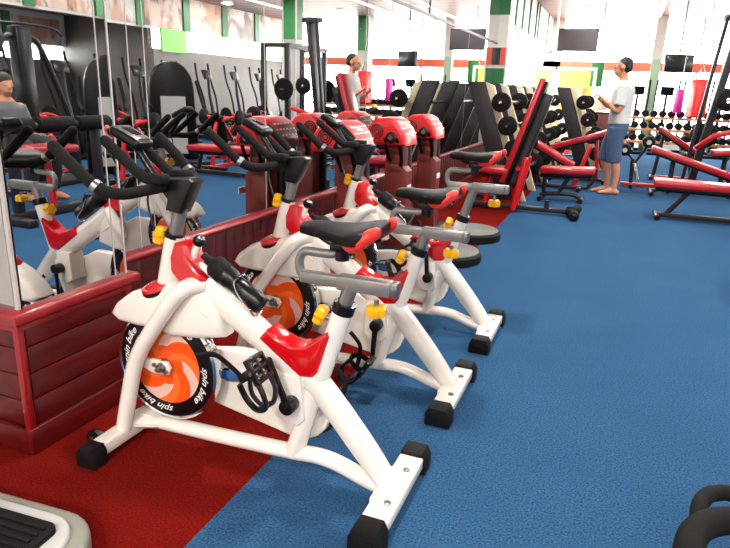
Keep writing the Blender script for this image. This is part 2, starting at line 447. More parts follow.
def mirror(label, lo, hi, group=None):
    o = MB().box([(a + c) / 2 for a, c in zip(lo, hi)], [c - a for a, c in zip(lo, hi)]).build('mirror_panel', 'mirror')
    return tag(o, label, 'mirror', group)
mirror('tall mirror on the side of the pier above the red capped planks', (-1.792, 1.41, 0.546), (-1.786, 1.835, 3.18))
mirror('narrow mirror strip on the side of the pier beside its far corner', (-1.792, 1.84, 0.546), (-1.786, 1.888, 3.18))
mirror('mirror on the near face of the pier at the left picture edge', (-2.02, 1.388, 0.546), (-1.80, 1.394, 3.18))
ys = [1.92, 2.235, 2.337, 3.37, 5.0, 6.72, 8.6, 10.58]
names = ['narrow wall mirror just behind the pier', 'narrowest wall mirror strip beside the strip behind the pier', 'wall mirror above the wainscot behind the front spin bike',
         'wall mirror behind the handlebars of the middle spin bike', 'wall mirror behind the first red massagers', 'wall mirror behind the farthest red massager', 'wall mirror ending at the green topped pier']
for i, (a, c) in enumerate(zip(ys, ys[1:])):
    mirror(names[i], (-2.006, a + 0.003, 0.548), (-2.0, c - 0.003, 2.035))
ys = [1.92, 3.37, 5.0, 6.72, 8.6, 10.58]
names = ['upper wall mirror next to the pier', 'upper wall mirror second from the near pier', 'upper wall mirror above the red massagers',
         'upper wall mirror just past the vertical black joint', 'upper wall mirror ending at the green topped pier']
for i, (a, c) in enumerate(zip(ys, ys[1:])):
    mirror(names[i], (-2.006, a + 0.003, 2.065), (-2.0, c - 0.003, 3.18))
b = MB().use('wall_grey')
for y in (2.235, 2.337, 3.37, 5.0, 8.6): b.box((-2.004, y, 1.29), (0.010, 0.005, 1.49))
for y in (3.37, 5.0, 8.6): b.box((-2.004, y, 2.62), (0.010, 0.005, 1.11))
b.box((-1.789, 1.8375, 1.86), (0.010, 0.004, 2.63)).box((-1.789, 1.894, 1.86), (0.012, 0.007, 2.63)).box((-1.793, 1.397, 1.86), (0.012, 0.012, 2.63))
b.use('black_paint').box((-2.0, 6.25, 2.05), (0.02, 8.66, 0.028)).box((-2.0, 6.72, 2.25), (0.016, 0.03, 0.40))
struct(b.build('trim_4'))
# green topped pier where the mirrors end
b = MB().use('wall_white').box((-1.94, 10.69, 1.6), (0.19, 0.18, 3.2)).use('green').box((-1.94, 10.69, 2.84), (0.205, 0.195, 0.72))
b.use('wall_white').box((-1.838, 10.596, 1.0), (0.02, 0.02, 2.0)).box((-2.03, 10.596, 1.0), (0.02, 0.02, 2.0))
b.use('green').box((-1.935, 10.600, 1.25), (0.17, 0.012, 0.85))
struct(b.build('pillar.001'))
o = MB().use('orange_red').box((-1.89, 10.592, 1.86), (0.085, 0.012, 0.26)).use('screen').box((-1.975, 10.592, 1.86), (0.08, 0.012, 0.26)).build('sign_board')
tag(o, 'small red and dark sign on the pier where the mirrors end', 'sign')
# columns on the right side of the hall, seen in the mirrors
for nm, x, y in (('pillar.002', 3.2, 13.4), ('pillar.003', 2.95, 17.2)):
    b = MB().use('wall_grey').box((x, y, 1.6), (0.32, 0.32, 3.2)).use('green').box((x, y, 2.75), (0.34, 0.34, 0.9)).use('wall_white')
    for sx in (-1, 1): b.box((x + sx * 0.165, y - 0.165, 1.6), (0.03, 0.03, 3.2))
    struct(b.build(nm))

# posters on the opposite wall, mirrored in the panels
pn = ['pale', 'dark', 'warm', 'grey', 'rosy']
k = 0
for y in [-2.0, -0.4, 1.2, 2.8, 4.4, 6.0, 7.6, 9.2, 10.8, 12.4, 14.0, 15.6, 17.2]:
    o = MB().box((XR - 0.012, y, 2.83), (0.02, 1.28, 0.72)).build('sports_poster', 'poster%d' % (k % 5))
    where = ['nearest the back wall', 'second from the back wall', 'third from the back wall', 'fourth from the back wall', 'fifth from the back wall', 'above the near recess end', 'above the recess middle', 'above the far recess end', 'just before the strip window', 'above the strip window start', 'above the middle of the strip window', 'second from the far wall', 'nearest the far wall'][k]
    tag(o, '%s toned sports poster high on the right wall, %s' % (pn[k % 5], where), 'poster', 'posters high on the right wall')
    k += 1
b = MB()
for y in [-2.8 + 1.6 * i for i in range(14)]: b.box((XR - 0.02, y, 2.82), (0.06, 0.22, 0.76))
struct(b.build('trim_5', 'green'))
for i, y in enumerate([3.2, 4.8, 6.4, 8.0, 9.6, 11.2]):
    o = MB().box((XR + 2.985, y, 2.30), (0.02, 1.25, 0.55)).build('sports_poster', 'poster%d' % ((i * 2) % 5))
    tag(o, '%s sports poster on the recess wall, %s' % (pn[(i * 2) % 5], ['nearest the back', 'second from the back', 'third from the back', 'fourth from the back', 'second from its far end', 'at its far end'][i]), 'poster', 'posters in the recess')
b = MB()
for y in (4.0, 5.6, 7.2, 8.8, 10.4): b.box((XR + 2.98, y, 2.33), (0.05, 0.2, 0.6))
struct(b.build('trim_6', 'green'))
o = MB().box((XR - 0.02, 12.7, 2.2), (0.05, 0.9, 0.5)).build('wall_panel', 'lime')
tag(o, 'lime green panel on the right wall beside the strip window', 'panel')

# ceiling lamps; the unseen round ones behind the camera are added fill
names = ['second long tube lamp from the left along the ceiling', 'third long tube lamp from the left along the ceiling', 'fourth long tube lamp along the ceiling', 'long tube lamp along the ceiling nearest the right wall']
for i, x in enumerate((0.51, 1.13, 1.9, 4.4)):
    t = thing('tube_lamp', names[i], 'ceiling lamp', (x, 9.0, ZC), group='tube lamps along the ceiling')
    MB().box((0, 0, -0.012), (0.12, 17.0, 0.022)).build('housing', 'wall_white', t)
    MB().box((0, 0, -0.032), (0.05, 16.9, 0.02)).build('tube', 'tube_lamp', t)
dl = [(-1.0, 15.6), (-1.17, 17.2), (-1.0, 2.6), (-1.0, 5.8), (-1.0, 9.0), (-1.0, 12.3), (3.0, 2.6), (3.0, 5.8), (3.0, 9.0), (3.0, 12.3), (3.0, 15.6), (5.2, 4.2), (5.2, 7.4), (5.2, 10.6), (5.2, 13.8), (1.0, -1.5), (0.8, 4.2), (0.8, 7.4), (-1.0, -1.6), (0.0, -2.9), (2.0, -2.9), (-1.2, -3.0)]  # entries behind the camera are added to brighten the bikes' near sides
for i, (x, y) in enumerate(dl):
    side = 'left' if x < 0 else ('inner' if x < 2 else ('middle' if x < 4 else 'right'))
    t = thing('ceiling_downlight_or_fill', 'round white ceiling lamp, an added fill if behind the camera, in the %s row, %.0f metres along the hall' % (side, y + 4), 'ceiling lamp', (x, y, ZC), group='round ceiling lamps')
    MB().lathe([(0.0, -0.03), (0.10, -0.03), (0.13, 0.0)], seg=24).build('rim', 'wall_white', t)
    MB().lathe([(0.0, -0.036), (0.085, -0.034), (0.09, -0.028)], seg=24).build('bulb', 'lamp', t)

# ------------------------------------------------------------------ spin bikes
def X(x): return x + 1.02
def pts(*l): return [(X(a), c, b) for a, b, c in l]
def out(*l): return [(X(a), b) for a, b in l]
def knob(b, o, ax, r=0.031):
    """six lobed clamping knob"""
    o = Vector(o); z = Vector(ax).normalized(); x = z.orthogonal().normalized(); y = z.cross(x)
    rings = []
    for rr, h in ((0.72, 0.0), (1.0, 0.008), (1.0, 0.026), (0.85, 0.034), (0.4, 0.036)):
        rings.append([o + z * h + (x * math.cos(a) + y * math.sin(a)) * (r * rr * (1 + 0.13 * math.cos(6 * a))) for a in [2 * PI * k / 36 for k in range(36)]])
    b.loft(rings)
def pedal_mesh(b, s):
    """pedal body, toe cage and strap, hung under/over its axle; s is the outward side"""
    b.use('black_plastic').cyl((0, 0, 0), (0, s * 0.10, 0), 0.009, seg=10)
    for dx in (-0.036, 0.036):
        b.box((dx, s * 0.062, 0), (0.014, 0.085, 0.024), bev=0.004)
    for yy in (0.022, 0.062, 0.10): b.box((0, s * yy, 0), (0.084, 0.011, 0.02), bev=0.003)
    b.use('steel')
    for dx in (-0.02, 0.02): b.box((dx, s * 0.062, 0.004), (0.006, 0.05, 0.022))
    b.cyl((0.0, s * 0.104, 0), (0.0, s * 0.112, 0), 0.007, seg=10)
    b.use('black_plastic')
    for yy in (0.028, 0.096):   # toe cage
        b.tube([(-0.036, s * yy, 0.0), (-0.085, s * yy, 0.004), (-0.122, s * (yy * 0.6 + 0.025), 0.028), (-0.115, s * (yy * 0.5 + 0.031), 0.066), (-0.070, s * (yy * 0.5 + 0.031), 0.082), (-0.020, s * (yy * 0.85 + 0.01), 0.070)], [(0.011, 0.007)] * 6, 8, smooth=4, up=(0, 1, 0))
    b.box((-0.118, s * 0.062, 0.045), (0.016, 0.035, 0.045), bev=0.006)
    # strap round the foot
    b.tube([(0.0, s * 0.018, -0.012), (-0.004, s * 0.012, 0.04), (-0.012, s * 0.062, 0.083), (-0.004, s * 0.112, 0.04), (0.0, s * 0.106, -0.012)], [(0.013, 0.002)] * 5, 8, smooth=5, up=(1, 0, 0))
    b.tube([(0.0, s * 0.112, 0.03), (0.05, s * 0.12, 0.045), (0.10, s * 0.125, 0.075), (0.115, s * 0.12, 0.14)], [(0.010, 0.0018)] * 4, 8, smooth=4, up=(0, 0, 1))

def make_bike():
    r = thing('spin_bike', '', 'exercise bike', (0, 0, 0), group='white spin bikes in a row')
    # welded frame
    b = MB()
    for s in (-1, 1):
        b.tube(pts((-1.553, 0.060, s * 0.082), (-1.515, 0.21, s * 0.080), (-1.472, 0.355, s * 0.076), (-1.385, 0.49, s * 0.078), (-1.300, 0.605, s * 0.074), (-1.255, 0.648, s * 0.055), (-1.215, 0.655, s * 0.018)), [0.029] * 6 + [0.032], 14, smooth=5)
    b.tube(pts((-1.385, 0.605, 0), (-1.335, 0.806, 0)), [0.036, 0.034], 16)
    b.tube(pts((-1.32, 0.715, 0), (-1.22, 0.650, 0), (-1.08, 0.553, 0), (-0.93, 0.448, 0), (-0.83, 0.375, 0)), [(0.045, 0.034), (0.055, 0.036), (0.053, 0.036), (0.050, 0.036), (0.046, 0.034)], 18, smooth=4)
    b.tube(pts((-0.708, 0.66, 0), (-0.79, 0.40, 0), (-0.885, 0.09, 0)), 0.033, 16)
    b.tube(pts((-0.825, 0.40, 0), (-0.745, 0.315, 0), (-0.655, 0.21, 0), (-0.585, 0.125, 0), (-0.525, 0.045, 0)), [(0.047, 0.038)] * 3 + [(0.043, 0.037), (0.036, 0.035)], 18, smooth=5)
    b.tube(pts((-1.55, 0.068, 0), (-1.20, 0.080, 0), (-0.90, 0.094, 0), (-0.80, 0.103, 0), (-0.72, 0.095, 0), (-0.62, 0.065, 0), (-0.52, 0.042, 0)), [(0.027, 0.030)] * 7, 14, smooth=4)
    b.tube(pts((-1.56, 0.068, 0), (-1.44, 0.072, 0)), [(0.03, 0.075), (0.028, 0.030)], 14, up=(0, 0, 1))
    b.box((X(-1.505), 0, 0.085), (0.06, 0.05, 0.035), bev=0.006)
    b.build('frame', 'white', r)
    # stabilizers
    b = MB(); b.box((X(-1.558), 0, 0.045), (0.062, 0.44, 0.055), bev=0.012, seg=3)
    f = b.build('front_stabilizer', 'white', r)
    for s in (-1, 1):
        MB().prism([(-0.040, 0.0), (0.040, 0.0), (0.040, 0.048), (0.027, 0.074), (-0.027, 0.074), (-0.040, 0.048)], -0.036, 0.036, bev=0.008).build('end_cap', 'black_rubber', f, (X(-1.558), s * 0.235, 0))
        b = MB().use('steel').box((0, 0, 0.012), (0.05, 0.014, 0.03), bev=0.003).use('black_plastic').cyl((-0.028, -0.014, 0), (-0.028, 0.014, 0), 0.027, seg=20, bev=0.005).use('steel').cyl((-0.028, -0.017, 0), (-0.028, 0.017, 0), 0.008, seg=10)
        b.build('transport_wheel', None, f, (X(-1.60), s * 0.150, 0.045))
    b = MB(); b.box((X(-0.52), 0, 0.046), (0.088, 0.42, 0.046), bev=0.010, seg=3); b.box((X(-0.545), 0, 0.056), (0.05, 0.20, 0.034), bev=0.01)
    f = b.build('rear_stabilizer', 'white', r)
    for s in (-1, 1):
        b = MB().prism([(-0.052, 0.0), (0.052, 0.0), (0.052, 0.050), (0.036, 0.080), (-0.036, 0.080), (-0.052, 0.050)], -0.042, 0.042, bev=0.008)
        b.box((0, s * 0.041, 0.036), (0.05, 0.006, 0.022), bev=0.003)
        b.build('end_cap', 'black_rubber', f, (X(-0.52), s * 0.225, 0))
        MB().lathe([(0.012, 0), (0.012, 0.004), (0.006, 0.006), (0, 0.0045)], seg=12).build('bolt', 'steel', f, (X(-0.508), s * 0.095, 0.069))
    # flywheel
    fc = (X(-1.393), 0, 0.324)
    b = MB().use('chrome')
    seg = 64
    b.tube([(0.205 * math.cos(2 * PI * k / seg), 0, 0.205 * math.sin(2 * PI * k / seg)) for k in range(seg)], [(0.012, 0.024)] * seg, 8, closed=True, up=(1, 0, 0))
    for s in (-1, 1):
        b.use('black_plastic').lathe([(0.201, 0.020), (0.196, 0.0225), (0.146, 0.0225)], ax=(0, s, 0), seg=seg)
        b.use('swirl').lathe([(0.146, 0.0225), (0.10, 0.0195), (0.0, 0.0195)], ax=(0, s, 0), seg=seg)
    fw = b.build('flywheel', None, r, fc)
    b = MB().use('white')
    for s in (-1, 1):
        b.use('white').prism([(-0.10, -0.012), (-0.035, -0.030), (0.025, -0.026), (0.038, 0.0), (0.025, 0.024), (-0.035, 0.026), (-0.105, 0.014)], s * 0.030, s * 0.044, bev=0.003)
        b.use('steel').lathe([(0.026, 0.02), (0.026, 0.040), (0.016, 0.046), (0.016, 0.058), (0.008, 0.058), (0.008, 0.072), (0.0, 0.072)], ax=(0, s, 0), seg=20)
        b.lathe([(0.008, 0.044), (0.008, 0.050), (0, 0.050)], o=(-0.03, 0, 0.006), ax=(0, s, 0), seg=10)
        b.lathe([(0.007, 0.044), (0.007, 0.056), (0, 0.056)], o=(0.022, 0, -0.012), ax=(0, s, 0), seg=10)
    b.build('axle_bracket', None, fw)
    tm = text_mesh('spin bike', 0.036, 0.45)
    for k in range(4):
        bm = bmesh.new(); bm.from_mesh(tm)
        a0 = math.radians(163 - 90 * k)
        for v in bm.verts:
            a = a0 - v.co.x * 1.22 / 0.172; rr = 0.161 + v.co.y
            v.co = Vector((rr * math.cos(a), -0.0236, rr * math.sin(a)))
        me = bpy.data.meshes.new('lettering'); bm.to_mesh(me); bm.free(); me.materials.append(M['lettering'])
        o = bpy.data.objects.new('lettering', me); COL.objects.link(o); o.parent = fw; o['label'] = 'white slanted words spin bike'
    # fender over the flywheel
    prof = [(-1.581, 0.510), (-1.550, 0.553), (-1.484, 0.600), (-1.408, 0.630), (-1.302, 0.660), (-1.214, 0.666), (-1.164, 0.646), (-1.135, 0.603), (-1.118, 0.550), (-1.108, 0.499), (-1.212, 0.476), (-1.328, 0.465), (-1.386, 0.480), (-1.464, 0.478), (-1.543, 0.483)]
    prof = [(x * 1.022, 1.3 - (1.3 - z) * 1.022) for x, z in prof]; low = []
    f = MB().prism(out(*prof, *low), -0.046, 0.046, bev=0.026, seg=4).build('fender', 'white', r, ang=60)
    b = MB(); b.ball((X(-1.412), 0, 0.602), (0.088, 0.052, 0.036), rot=(0, math.radians(-20), 0), u=24, v=12)
    b.build('fender_insert', 'red_gloss', f)
    b = MB().use('black_plastic').ball((X(-1.412), 0, 0.598), (0.093, 0.0515, 0.0345), rot=(0, math.radians(-20), 0), u=24, v=12)
    b.build('insert_surround', None, f)
    b = MB().use('steel').box((X(-1.25), -0.030, 0.597), (0.06, 0.03, 0.02), rot=(0, 0.6, 0), bev=0.004).use('white').box((X(-1.205), -0.034, 0.565), (0.055, 0.03, 0.012), rot=(0, 0.6, 0), bev=0.003)
    b.build('brake_caliper', None, r)
    # red covers
    b = MB(); b.prism(out((-1.310, 0.790), (-1.285, 0.796), (-1.258, 0.786), (-1.258, 0.750), (-1.232, 0.713), (-1.190, 0.684), (-1.200, 0.667), (-1.25, 0.650), (-1.298, 0.656), (-1.330, 0.69), (-1.330, 0.74)), -0.048, 0.048, bev=0.024, seg=5)
    b.build('head_cover', 'red_gloss', r, ang=85)
    b = MB(); b.prism(out((-0.995, 0.508), (-0.965, 0.545), (-0.925, 0.520), (-0.875, 0.502), (-0.825, 0.512), (-0.785, 0.545), (-0.752, 0.572), (-0.745, 0.555), (-0.782, 0.43), (-0.80, 0.408), (-0.845, 0.402)), -0.043, 0.043, bev=0.020, seg=5)
    b.build('seat_tube_cover', 'red_gloss', r, ang=75)
    # chain guard on the far side, with badge
    g = []
    for a in range(-110, 60, 20): g.append((-0.905 + 0.125 * math.cos(math.radians(a)), 0.232 + 0.125 * math.sin(math.radians(a))))
    gd = MB().prism(out((-1.26, 0.172), *g, (-0.93, 0.362), (-1.02, 0.405), (-1.14, 0.402), (-1.25, 0.385)), 0.055, 0.098, bev=0.012, seg=3).build('chain_guard', 'white', r)
    b = MB().use('chrome').ball((X(-1.17), 0.052, 0.30), (0.052, 0.006, 0.027)).use('blue_logo').ball((X(-1.17), 0.050, 0.30), (0.044, 0.007, 0.020))
    b.build('badge', None, gd)
    # crank hub shell between the tubes
    b = MB(); b.prism(out((-0.93, 0.40), (-0.84, 0.40), (-0.825, 0.25), (-0.85, 0.225), (-0.90, 0.225), (-0.935, 0.25)), -0.046, 0.055, bev=0.01)
    b.build('bottom_bracket', 'white', r)
    # posts
    b = MB().use('silver').tube(pts((-1.338, 0.80, 0), (-1.296, 0.935, 0)), 0.0235, 16).use('black_plastic').tube(pts((-1.339, 0.800, 0), (-1.335, 0.814, 0)), 0.0355, 16)
    b.build('handlebar_post', None, r)
    MB().tube(pts((-0.760, 0.495, 0), (-0.690, 0.725, 0)), 0.0235, 16).build('seat_post', 'silver', r)
    MB().tube(pts((-0.717, 0.634, 0), (-0.707, 0.666, 0)), 0.0365, 16).build('seat_collar', 'black_plastic', r)
    # handlebar
    b = MB().use('black_plastic')
    b.prism(out((-1.345, 0.893), (-1.290, 0.886), (-1.262, 0.935), (-1.232, 0.995), (-1.245, 1.005), (-1.37, 0.995), (-1.372, 0.972), (-1.335, 0.93)), -0.035, 0.035, bev=0.008)
    hb = b.build('stem', None, r)
    b = MB().use('black_foam')
    P = []
    for s in (-1, 1):
        b.tube(pts((-1.345, 0.972, s * 0.02), (-1.355, 0.968, s * 0.11), (-1.385, 0.965, s * 0.185), (-1.435, 0.985, s * 0.222), (-1.50, 1.040, s * 0.236), (-1.575, 1.10, s * 0.24)), 0.0185, 12, smooth=5, round_caps=True)
        b.tube(pts((-1.35, 0.985, s * 0.055), (-1.40, 1.005, s * 0.066), (-1.455, 1.045, s * 0.068), (-1.545, 1.108, s * 0.062)), 0.0175, 12, smooth=5, round_caps=True)
        b.box((X(-1.345), s * 0.060, 1.0), (0.070, 0.055, 0.034), bev=0.012, seg=3)
    b.use('steel')
    for s in (-1, 1): b.tube(pts((-1.433, 0.984, s * 0.2215), (-1.447, 0.994, s * 0.2255)), 0.0215, 14)
    b.build('handlebar', None, r)
    # console on a stalk
    b = MB().use('black_plastic').tube(pts((-1.40, 0.99, 0), (-1.445, 1.05, 0), (-1.475, 1.09, 0)), 0.013, 10, smooth=3)
    b.use('black_plastic').box((X(-1.492), 0, 1.118), (0.125, 0.085, 0.034), rot=(0, math.radians(24), 0), bev=0.013, seg=3)
    b.use('steel').box((X(-1.488), 0, 1.131), (0.095, 0.066, 0.014), rot=(0, math.radians(24), 0), bev=0.006)
    b.use('screen').box((X(-1.487), 0, 1.1365), (0.055, 0.042, 0.008), rot=(0, math.radians(24), 0), bev=0.003)
    b.build('console', None, r)
    b = MB().use('black_plastic').tube(pts((-1.40, 0.985, -0.012), (-1.425, 0.92, -0.02), (-1.40, 0.84, -0.03), (-1.37, 0.79, -0.03)), 0.004, 6, smooth=5)
    b.build('console_cable', None, r)
    # brake knob
    b = MB().use('white').tube(pts((-1.262, 0.735, -0.01), (-1.240, 0.785, -0.01)), [0.013, 0.012], 12).use('black_plastic').lathe([(0.0, 0), (0.014, 0.0), (0.021, 0.010), (0.022, 0.022), (0.016, 0.030)], o=(X(-1.240), -0.01, 0.785), ax=(0.4, 0, 0.9), seg=16)
    b.use('chrome').lathe([(0.016, 0.030), (0.012, 0.033), (0, 0.033)], o=(X(-1.240), -0.01, 0.785), ax=(0.4, 0, 0.9), seg=16)
    b.build('brake_knob', None, r)
    # seat
    b = MB().use('silver').box((X(-0.785), 0, 0.732), (0.15, 0.034, 0.036), bev=0.005).box((X(-0.645), 0, 0.732), (0.175, 0.044, 0.046), bev=0.006)
    b.tube(pts((-0.842, 0.732, 0), (-0.862, 0.745, 0), (-0.866, 0.785, 0), (-0.845, 0.812, 0), (-0.79, 0.813, 0), (-0.742, 0.818, 0), (-0.722, 0.842, 0)), 0.0145, 12, smooth=5)
    b.use('steel').box((X(-0.548), 0, 0.732), (0.022, 0.042, 0.044), bev=0.004)
    b.build('seat_slider', None, r)
    b = MB().use('black_plastic').cyl((X(-0.722), 0, 0.80), (X(-0.722), 0, 0.862), 0.022, seg=14).box((X(-0.715), 0, 0.846), (0.07, 0.075, 0.028), bev=0.008)
    for s in (-1, 1): b.tube(pts((-0.80, 0.872, s * 0.018), (-0.74, 0.848, s * 0.026), (-0.68, 0.846, s * 0.03), (-0.61, 0.868, s * 0.035)), 0.005, 8, smooth=4)
    b.build('saddle_clamp', None, r)
    rings = []
    for x, hw, zt, zb, fl in ((-0.852, 0.012, 0.898, 0.882, 1), (-0.845, 0.026, 0.907, 0.872, 1), (-0.80, 0.034, 0.911, 0.868, 1), (-0.745, 0.046, 0.909, 0.868, .9), (-0.69, 0.068, 0.908, 0.870, .8), (-0.645, 0.090, 0.912, 0.872, .7), (-0.605, 0.102, 0.920, 0.876, .6), (-0.575, 0.096, 0.924, 0.882, .55), (-0.556, 0.074, 0.922, 0.892, .5), (-0.552, 0.04, 0.916, 0.900, .5)):
        ring = []
        for k in range(28):
            a = 2 * PI * k / 28; cy, sy = math.cos(a), math.sin(a)
            yy = (hw * 1.18 + 0.008) * math.copysign(abs(cy) ** 0.75, cy)
            zz = (zt + zb) / 2 + (zt - zb) / 2 * math.copysign(abs(sy) ** 0.7, sy)
            if sy < 0: zz -= 0.014 * abs(cy) ** 3 * (hw / 0.1)
            ring.append((X(x), yy, zz))
        rings.append([(X(-0.852) + (p[0] - X(-0.852)) * 0.86, p[1], p[2]) for p in ring])
    sd = MB().loft(rings).build('saddle', 'black_vinyl', r, ang=60)
    for s in (-1, 1):
        rings = []
        for x, yc, w, zt, zb in ((-0.735, 0.050, 0.005, 0.880, 0.862), (-0.705, 0.062, 0.014, 0.888, 0.850), (-0.67, 0.074, 0.022, 0.900, 0.845), (-0.635, 0.082, 0.026, 0.918, 0.854), (-0.602, 0.080, 0.027, 0.936, 0.872), (-0.580, 0.068, 0.024, 0.939, 0.888), (-0.570, 0.055, 0.013, 0.931, 0.900)):
            rings.append([(X(-0.58 + (x + 0.57) * 0.74), s * (yc * 1.2) + w * math.cos(2 * PI * k / 16), (zt + zb) / 2 - 0.002 + (zt - zb) / 2 * 0.78 * math.sin(2 * PI * k / 16)) for k in range(16)])
        o = MB().loft(rings).build('side_bolster', 'red_saddle', sd, ang=60); o['label'] = 'red padded side of the saddle'
    # yellow knobs
    for o_, ax in (((X(-0.755), -0.004, 0.605), (-1, -0.15, 0.35)), ((X(-0.606), 0, 0.690), (0, 0, -1)), ((X(-1.352), -0.006, 0.795), (-1, -0.35, 0.25))):
        b = MB().use('steel').cyl(o_, Vector(o_) + Vector(ax).normalized() * 0.022, 0.008, seg=10).use('yellow')
        knob(b, Vector(o_) + Vector(ax).normalized() * 0.016, ax)
        b.build('adjustment_knob', None, r)
    # bottle cage
    b = MB()
    d = Vector((-0.21, 0, 0.136)).normalized(); u = Vector((0.136, 0, 0.21)).normalized(); c0 = Vector((X(-0.997), -0.012, 0.611)); v = Vector((0, 1, 0))
    def cp(a, l): return c0 + u * (0.040 * math.sin(a)) + v * (0.040 * math.cos(a)) + d * l
    b.tube([cp(-1.5, -0.004), cp(-2.2, 0.0), cp(-2.8, 0.02), cp(-3.1, 0.07), cp(-3.6, 0.105), cp(-4.1, 0.112), cp(-4.7, 0.112), cp(-5.3, 0.112), cp(-5.8, 0.105), cp(-6.3, 0.07), cp(-6.6, 0.02), cp(-7.2, 0.0), cp(-7.8, -0.004)], 0.0035, 8, smooth=4)
    b.tube([cp(-1.5, -0.004), cp(-1.57, 0.05), cp(-1.57, 0.12)], 0.0035, 8)
    b.build('bottle_cage', 'chrome', r)
    # cranks
    hub = (X(-0.865), 0, 0.312)
    for s in (-1, 1):
        b = MB().use('black_plastic').cyl((0, s * 0.045, 0), (0, s * 0.098, 0), 0.026, seg=18, bev=0.005)
        b.tube([(0, s * 0.085, 0), (0, s * 0.088, 0.165)], [(0.013, 0.009), (0.011, 0.008)], 10, round_caps=True, up=(1, 0, 0))
        if s > 0: b.cyl((0, 0.048, 0), (0, 0.054, 0), 0.06, seg=24)
        c = b.build('crank', None, r, hub)
        b = MB(); pedal_mesh(b, s); b.build('pedal', None, c, (0, s * 0.092, 0.165))
    return r
def set_cranks(bike, a):
    """turn the cranks to angle a from upright towards the front, pedals hanging as given"""
    cs = sorted([c for c in kids(bike) if c.name.startswith('crank')], key=lambda c: c.name)
    for i, c in enumerate(cs):
        q = a if i == 0 else a + PI
        c.rotation_euler = (0, -q, 0)
        for p in kids(c): p.rotation_euler = (0, q + bike.get('tilt', 0.0) * (1 if i == 0 else 0.4), 0)
BY = (1.656, 2.445, 3.240)
bike = make_bike()
bike.location = (-1.02, BY[0], 0)
under_knob = [c for c in kids(bike) if c.name.split('.')[0] == 'adjustment_knob'][1].data
bike['label'] = 'white and red spin bike in front, nearest the camera'
b2 = dup(bike, (-1.02, BY[1], 0), 'white and red spin bike in the middle of the three')
b3 = dup(bike, (-1.02, BY[2], 0), 'white and red spin bike at the back, nearest the round massager discs')
for bk, dx, dz in ((b2, 0.030, 0.0), (b3, 0.052, 0.088)):   # the riders left their saddles at different heights
    for c in kids(bk):
        n = c.name.split('.')[0]
        if n in ('seat_slider', 'saddle', 'saddle_clamp'): c.location = (dx, 0, dz)
        elif n == 'seat_post': c.location = (dz * 0.30, 0, dz)
        elif n == 'adjustment_knob' and c.data == under_knob: c.location = (dx, 0, dz)
for bk, a, tl in ((bike, 0.38, -2.1), (b2, PI - 0.05, -1.0), (b3, 0.1, -0.8)):
    bk['tilt'] = tl; set_cranks(bk, a); del bk['tilt']
def make_bottle():
    t = thing('water_bottle', '', 'bottle', group='black bottles on the spin bikes')
    b = MB().lathe([(0, 0), (0.030, 0), (0.034, 0.006), (0.034, 0.085), (0.031, 0.095), (0.031, 0.125), (0.036, 0.135), (0.036, 0.165)], seg=24).build('body', 'black_plastic', t)
    b = MB().lathe([(0.0365, 0.160), (0.0385, 0.166), (0.0385, 0.205), (0.030, 0.218), (0.018, 0.224), (0.016, 0.242), (0.012, 0.245), (0.012, 0.262), (0, 0.262)], seg=24).build('lid', 'black_rubber', t)
    return t
bt = make_bottle()
ax = Vector((-0.21, 0, 0.136)).normalized()
rot = Vector((0, 0, 1)).rotation_difference(ax).to_euler()
for i, (y, w) in enumerate(zip(BY, ('front', 'middle', 'rearmost'))):
    o = bt if i == 0 else copy_tree(bt)
    o.location = (-0.997, y - 0.012, 0.611); o.rotation_euler = rot
    o['label'] = 'black water bottle in the wire cage of the %s spin bike' % w

